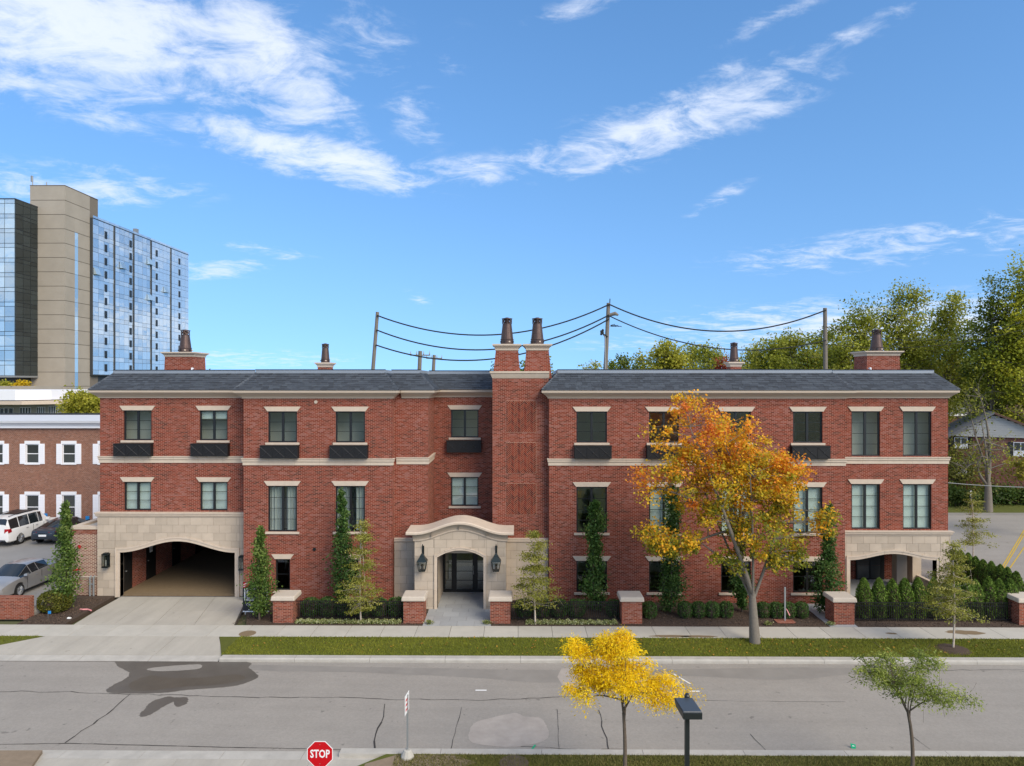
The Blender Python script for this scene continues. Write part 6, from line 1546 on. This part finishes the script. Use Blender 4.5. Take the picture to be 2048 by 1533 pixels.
# -------- columnar hornbeams
def column(px, py, top, hw, label, Y=None, n=5200, lean=0.0, stops=None, size=.062, zoff=0.0):
    x, y = gr(px, py) if Y is None else (fx(px, Y), Y); h = fz(top, y, x); stops = stops or [(.030, .080, .016), (.062, .135, .026), (.17, .26, .065)]
    t = thing('columnar_tree', label, 'tree', (x, y, 0), 'narrow columnar trees against the facade'); mb = MB(); tube_branch(mb, (0, 0, -.1), (lean*.5, 0, h*.85), .05, .012, .02, 8, 6)
    K = 60; C = []
    for i in range(K):
        f = (i+random.random())/K; r_ = 1.32*hw*(.72+.28*math.sin(7*f+hw*40))*(1 if f < .72 else max(.3, (1-f)/.28*.75+.25))*(1 if f > .12 else .7); w = random.uniform(0, 6.28); q = random.uniform(.3, .72)
        C.append((r_*q*math.cos(w)+lean*f, r_*q*math.sin(w), .28+(h-.36)*f, r_*.5)); 
        if i % 3 == 0: tube_branch(mb, (lean*f*.5, 0, C[-1][2]-.25), C[-1][:3], .012, .004, .05, 2, 4)
    mb.build('trunk', 'bark', t, smooth=True)
    C = np.array(C); idx = rng.integers(0, K, n); g3 = rng.normal(size=(n, 3))*C[idx, 3:4]*np.array([1, 1, 1.15])*.72
    P = C[idx, :3]+g3
    P[:, 2] = np.clip(P[:, 2], .15, None)
    leaves('crown', P, size, shade(n, stops, .45+rng.normal(size=K)[idx]*.22, .2, .3), 'leaf', t, aspect=.55, up=.2)
LG = [(.055, .11, .02), (.11, .18, .03), (.24, .31, .08)]
column(131, 1218, 1003, .46, 'leafy columnar tree in the mulch bed left of the driveway', Y=33.6, n=5600, stops=LG)
column(519, 1243, 1053, .46, 'leafy columnar tree in front of the sale board', Y=32.25, n=4800, stops=LG)
column(685, 1238, 978, .46, 'dark columnar tree behind the left birch', Y=33.9, n=5600)
column(1190, 1216, 1002, .50, 'dark columnar tree in front of the windows right of the chimney', Y=33.7, n=6400)
column(1342, 1240, 968, .50, 'dark columnar tree rising behind the maple\'s left branches', Y=33.5, n=6000)
column(1484, 1232, 1135, .40, 'short dark columnar tree directly behind the maple trunk', Y=33.6, n=3000)
column(1652, 1226, 1010, .48, 'dark columnar tree left of the tall clipped hedge', Y=33.4, n=6000, lean=.12)
# -------- boxwoods
def boxwood_mesh(n=1500, rx=.42, rz=.40):
    v = unit(rng.normal(size=(n, 3))); v = np.sign(v)*np.abs(v)**.75; k = .82+.2*rng.random((n, 1)); P = v*np.array([rx, rx*.95, rz])*k; P[:, 2] += rz*.98
    return P[P[:, 2] > .01]
BX_ST = [(.040, .095, .020), (.078, .155, .034), (.14, .23, .06)]
protos = []
for i in range(3):
    P = boxwood_mesh(); o = leaves('leaves', P, .040, shade(len(P), BX_ST, None, .2, .3), 'leaf', None, aspect=.65)
    core = MB().lathe((0, 0, 0), [(.05, .0), (.30, .05), (.36, .35), (.30, .62), (.1, .72)], 12).build('core', 'hedge_core' if 'hedge_core' in MATS else 'mulch', None)
    protos.append((o, core))
used_p = [False]*3
def boxwood(x, y, sx, sz, label):
    t = thing('boxwood', label, 'shrub', (x, y, 0), 'clipped boxwood shrubs along the facade'); i = random.randrange(3)
    for src in protos[i]:
        o = src if not used_p[i] else src.copy()
        if used_p[i]: COL.objects.link(o)
        o.parent = t
    used_p[i] = True; t.scale = (sx, sx, sz); t.rotation_euler = (0, 0, random.uniform(0, 6))
lab_n = iter(range(99))
def box_row(x0, x1, y, n, sz, lab):
    for k in range(n):
        f = ('leftmost', 'second from the left', 'third from the left', 'fourth from the left', 'fifth from the left', 'sixth from the left', 'seventh from the left', 'eighth from the left')[k] if k < n-1 else 'rightmost'
        x = x0+(x1-x0)*(k+.5)/n; boxwood(x, y+random.uniform(-.03, .03), (x1-x0)/n/.80, sz*random.uniform(.96, 1.05), 'clipped boxwood, %s of the row %s' % (f, lab))
box_row(PR[0][1]+.1, PR[1][0]-.1, 32.85, 6, 1.08, 'behind the fence left of the entrance')
box_row(fx(1030, 33), fx(1170, 33), 32.9, 4, 1.0, 'behind the fence right of the entrance')
boxwood(fx(1228, 33), 32.9, .92, .98, 'lone clipped boxwood behind the fence beside the fourth pier')
boxwood(fx(1299, 32.7), 32.75, .85, .92, 'lone clipped boxwood right of the fourth pier')
box_row(fx(1354, 33), fx(1464, 33), 32.8, 4, .93, 'left of the maple trunk')
box_row(fx(1512, 33), fx(1612, 33), 32.8, 4, .93, 'right of the maple trunk')
# clipped yellow-green shrub left of the driveway
x, y = -22.2, 33.35; t = thing('clipped_shrub', 'clipped yellow-green shrub beside the columnar tree at the left', 'shrub', (x, y, 0))
P = boxwood_mesh(4200, .72, .50); P[:, 1] *= .8; leaves('leaves', P, .042, shade(len(P), [(.06, .075, .012), (.12, .13, .02), (.22, .20, .03)], None, .2, .3), 'leaf', t); MB().lathe((0, 0, 0), [(.1, 0), (.40, .1), (.46, .45), (.3, .72), (.1, .8)], 12).build('core', 'mulch', t)
# -------- arborvitae hedge
def arbor_mesh(h=1.85, r=.33, n=3000):
    f = rng.random(n)**.8; a = rng.uniform(0, 6.28, n); rr_ = r*np.clip(np.minimum(1, (1-f)*2.6)**.62, .05, 1)*(.93+.1*np.sin(a*5+f*9))*(.86+.2*rng.random(n))
    P = np.stack([rr_*np.cos(a), rr_*np.sin(a), .05+h*f*.98], 1); ax = np.stack([np.cos(a)*.35, np.sin(a)*.35, np.ones(n)], 1)
    return P, ax
AR_ST = [(.055, .11, .014), (.12, .20, .026), (.21, .30, .05)]
aprot = []
for i in range(3):
    P, ax = arbor_mesh(); o = leaves('foliage', P, .050, shade(len(P), AR_ST, None, .2, .3), 'needle', None, aspect=.35, axis=ax, up=.0)
    aprot.append([o, MB().lathe((0, 0, 0), [(.05, 0), (.24, .06), (.27, .9), (.2, 1.4), (.06, 1.72)], 10).build('core', 'mulch', None), False])
def arbor(x, y, s, label, group):
    t = thing('arborvitae', label, 'hedge shrub', (x, y, 0), group); i = random.randrange(3); pr = aprot[i]
    for k in (0, 1):
        o = pr[k] if not pr[2] else pr[k].copy()
        if pr[2]: COL.objects.link(o)
        o.parent = t
    pr[2] = True; t.scale = (1.08*random.uniform(.95, 1.06), 1.08, s*random.uniform(.95, 1.04)); t.rotation_euler = (random.uniform(-.02, .02), random.uniform(-.02, .02), random.uniform(0, 6))
ORD = ['leftmost', 'second', 'third', 'fourth', 'fifth', 'sixth', 'seventh', 'eighth', 'ninth', 'tenth', 'eleventh', 'twelfth', 'rightmost']
pxs = [1729, 1757, 1784, 1810, 1837, 1868, 1892, 1912, 1932, 1952, 1976, 1999, 2021]
for k, px in enumerate(pxs): arbor(fx(px, 32.8), 32.8, 1.0, 'arborvitae of the front hedge row, %s%s' % (ORD[k], '' if k in (0, 12) else ' from the left pier'), 'tall clipped hedge behind the right fence')
for k in range(9): arbor(24.1+random.uniform(-.05, .05), 34.0+k*.62, 1.0, 'arborvitae of the side hedge along the corner, %s' % (['nearest', 'second nearest', 'third nearest', 'fourth nearest', 'fifth nearest', 'sixth nearest', 'third farthest', 'second farthest', 'farthest'][k]), 'side hedge towards the street')
# variegated ground cover in front of the fences
def cover(x0, x1, label):
    n = int((x1-x0)*900); P = np.stack([rng.uniform(x0, x1, n), 31.68+.42*rng.random(n), .02+.13*rng.random(n)], 1); P[:, 2] *= .6+.5*np.sin(P[:, 0]*9)**2
    tag(leaves('ground_cover', P, .030, shade(n, [(.06, .10, .02), (.20, .23, .05), (.48, .50, .22), (.62, .62, .40)], None, .2), 'leaf', None, up=.8), label, 'ground cover', kind='stuff')
cover(PR[0][1]+.1, PR[1][0]-.1, 'variegated pale ground cover below the fence left of the entrance'); cover(PR[2][1]+.7, PR[3][0]-.2, 'variegated pale ground cover below the fence right of the entrance')
for px, lab in ((858, 'small pale tuft beside the pier left of the walk'), (974, 'small pale tuft beside the pier right of the walk'), (1536, 'small pale tuft near the maple trunk'), (1660, 'small pale tuft beside the fifth pier')):
    x = fx(px, 31.8); P = np.stack([rng.normal(x, .09, 160), rng.normal(31.78, .07, 160), .02+.14*rng.random(160)], 1); tag(leaves('low_plant', P, .032, shade(160, [(.06, .10, .02), (.22, .25, .06), (.5, .5, .25)], None), 'leaf', None, up=.8), lab, 'plant', kind='stuff')
# -------- bare tree and bushes in the far yard
Yx = 59.8; bx = fx(1976, Yx); zc_ = lambda py: fz(py, Yx, bx); xr = lambda px: fx(px, Yx)-bx
tree('bare_tree', 'nearly leafless grey tree in front of the gabled house', (bx, Yx, 0), 11, 2.6, .30, [(xr(1960), 0, zc_(900), 2.6, 2.2, 2.2), (xr(1955), 0, zc_(810), 2.0, 2.0, 2.4), (xr(1930), 0, zc_(930), 2.0, 1.5, 1.2), (xr(2010), 0, zc_(900), 1.5, 1.5, 1.6)], 150, 6, .09, OLIVE, 'bark_grey', n_limbs=9, spread=.5, twig=1.0, shell=.3)
def bush(px, py, Y, rx, rz, stops, label, n=2200, size=.11):
    x = fx(px, Y); t = thing('bush', label, 'shrub', (x, Y, 0)); K = 14; c = rng.normal(size=(K, 3))*np.array([rx*.5, rx*.35, rz*.3]); c[:, 2] = np.abs(c[:, 2])+rz*.45; idx = rng.integers(0, K, n)
    P = c[idx]+rng.normal(size=(n, 3))*rz*.28; P[:, 2] = np.clip(P[:, 2], .03, None); leaves('foliage', P, size, shade(n, stops, .5+rng.normal(size=K)[idx]*.25, .2, .3), 'leaf', t)
    mb = MB()
    for q in c[:6]: tube_branch(mb, (0, 0, 0), q, .03, .01, .1, 3, 4)
    mb.build('stems', 'bark', t)
bush(1912, 985, 62.5, 1.6, 1.3, GREEN, 'dark green bush by the house corner behind the building'); bush(1925, 940, 64.8, 1.8, 4.6, [(.05, .07, .012), (.12, .13, .02), (.22, .20, .03)], 'tall olive bush against the gabled house wall', 3000, .13)
bush(2000, 990, 64.5, 1.7, 1.2, GREEN, 'dark green bush under the gabled house wall, left one'); bush(2040, 990, 63.5, 1.7, 1.4, GREEN, 'dark green bush at the right edge under the gabled house')
Yx = 50; bx = fx(2085, Yx); zc_ = lambda py: fz(py, Yx, bx); xr = lambda px: fx(px, Yx)-bx
tree('small_tree', 'yellow-green tree reaching in at the right edge before the house', (bx, Yx, 0), 5, 2.2, .12, [(xr(2055), 0, zc_(945), 1.6, 1.5, .9), (xr(2090), 0, zc_(930), 1.8, 1.6, 1.2)], 60, 60, .10, [(.16, .17, .02), (.28, .26, .03), (.42, .36, .05)], 'bark', n_limbs=6, spread=.45)
# -------- background trees
def bgtree(px, top, halfw, Y, label, stops=OLIVE, nc=90, per=52, size=.20, low=.35, trunk=.28, shell=.5):
    x = fx(px, Y); h = fz(top, Y, x); w = halfw*Y/F
    env = [(0, 0, h*.72, w*.72, w*.7, h*.25), (-w*.45, 0, h*.58, w*.55, w*.5, h*.20), (w*.45, .2, h*.60, w*.55, w*.5, h*.22), (random.uniform(-.3, .3)*w, 0, h*.86, w*.38, w*.4, h*.13), (0, 0, h*low+.6, w*.8, w*.6, h*.15)]
    return tree('background_tree', label, (x, Y, -.1), h, h*.35, trunk, env, int(nc*1.15), int(per*1.6), size*.74, stops, 'bark_grey', 'trees beyond the building', n_limbs=9, spread=max(.85, w*.20), shell=shell, twig=.4, aspect=.7)
DK = [(0.085, 0.125, 0.016), (0.170, 0.210, 0.024), (0.310, 0.330, 0.050)]; YG = [(0.185, 0.205, 0.020), (0.351, 0.342, 0.031), (0.546, 0.488, 0.069)]
bgtree(1015, 690, 26, 78, 'tall thin green tree behind the left twin chimney', DK, 60, 40, .22); bgtree(1092, 708, 34, 82, 'green tree behind the right twin chimney', DK, 60, 40, .22); bgtree(1052, 712, 26, 85, 'green tree seen between the twin chimneys', DK, 50, 36, .22)
bgtree(1182, 718, 34, 90, 'low yellowish tree left of the middle pole', YG, 60, 44, .22); bgtree(1262, 706, 52, 84, 'green tree just right of the middle pole', DK, 80, 46)
bgtree(1335, 672, 72, 78, 'broad yellow-green tree behind the right roof', YG, 130, 56, .20); bgtree(1420, 680, 66, 86, 'green tree left of the small right chimney', OLIVE, 120, 52)
bgtree(1448, 700, 36, 76, 'red-leaved tree beside the small right chimney', [(.20, .03, .02), (.30, .05, .03), (.30, .12, .05)], 60, 50, .18); bgtree(1530, 668, 78, 80, 'broad green tree right of the small chimney', OLIVE, 130, 56, .20)
bgtree(1598, 640, 66, 88, 'tall green tree left of the right pole', OLIVE, 120, 52); bgtree(1700, 588, 84, 74, 'tall airy tree behind the right pole', OLIVE, 160, 50, .17, shell=.35); bgtree(1795, 556, 96, 76, 'tallest airy tree behind the right chimney', OLIVE, 190, 50, .17, shell=.35)
bgtree(1885, 566, 80, 78, 'tall airy tree right of the right chimney', OLIVE, 160, 50, .17, shell=.35); bgtree(1985, 540, 74, 70, 'tall green tree above the gabled house', DK, 150, 54, .17); bgtree(2075, 488, 95, 68, 'tall tree cut off by the right picture edge', [(0.180, 0.228, 0.022), (0.384, 0.408, 0.036), (0.648, 0.600, 0.060)], 190, 56, .17)
bgtree(2030, 640, 80, 88, 'yellow-green tree behind the tall right-hand trees', YG, 130, 50, .22); bgtree(1660, 690, 90, 98, 'low green tree far behind the right pole', YG, 120, 46, .25); bgtree(1940, 700, 90, 96, 'green tree filling the gap behind the bare tree', DK, 130, 46, .25); bgtree(1850, 690, 90, 99, 'green tree low behind the right chimney', OLIVE, 120, 46, .25)
bgtree(1300, 690, 60, 92, 'rounded yellow-green tree filling the band right of the middle pole', YG, 100, 46); bgtree(1385, 684, 62, 94, 'rounded green tree in the band behind the right roof', OLIVE, 100, 46)
bgtree(1490, 684, 62, 93, 'yellow-green tree behind the small right chimney', YG, 100, 46); bgtree(1575, 668, 62, 96, 'olive tree in the band left of the right pole', OLIVE, 100, 46); bgtree(1645, 640, 62, 90, 'olive tree rising directly behind the right pole', OLIVE, 110, 46)
bgtree(1225, 712, 40, 95, 'low green tree directly behind the middle pole', DK, 70, 44)
bgtree(415, 732, 28, 92, 'tiny green treetop right of the left chimney', DK, 40, 30, .22)
Yx = 78; bx = fx(160, Yx); zc_ = lambda py: fz(py, Yx, bx); xr = lambda px: fx(px, Yx)-bx
tree('background_tree', 'yellow-green tree between the pavilion and the brick building', (bx, Yx, -.1), 10, 4.5, .2, [(xr(160), 0, zc_(805), 2.0, 1.8, 1.5), (xr(185), 0, zc_(815), 1.7, 1.5, 1.6)], 90, 55, .15, YG, 'bark', 'trees beyond the building', n_limbs=8, spread=.6)
for px, mats, lab in ((8, YG, 'yellow shrub on the parking deck at the left edge'), (43, [(.55, .38, .01), (.62, .42, .012), (.7, .5, .02)], 'bright yellow shrub on the parking deck')):
    Y = 127.5; x = fx(px, Y); z = fz(771, Y, x); P = np.array([x, Y, z])+rng.normal(size=(500, 3))*np.array([.75, .4, .35]); tag(leaves('deck_shrub', P, .2, shade(500, mats), 'leaf'), lab, 'shrub')
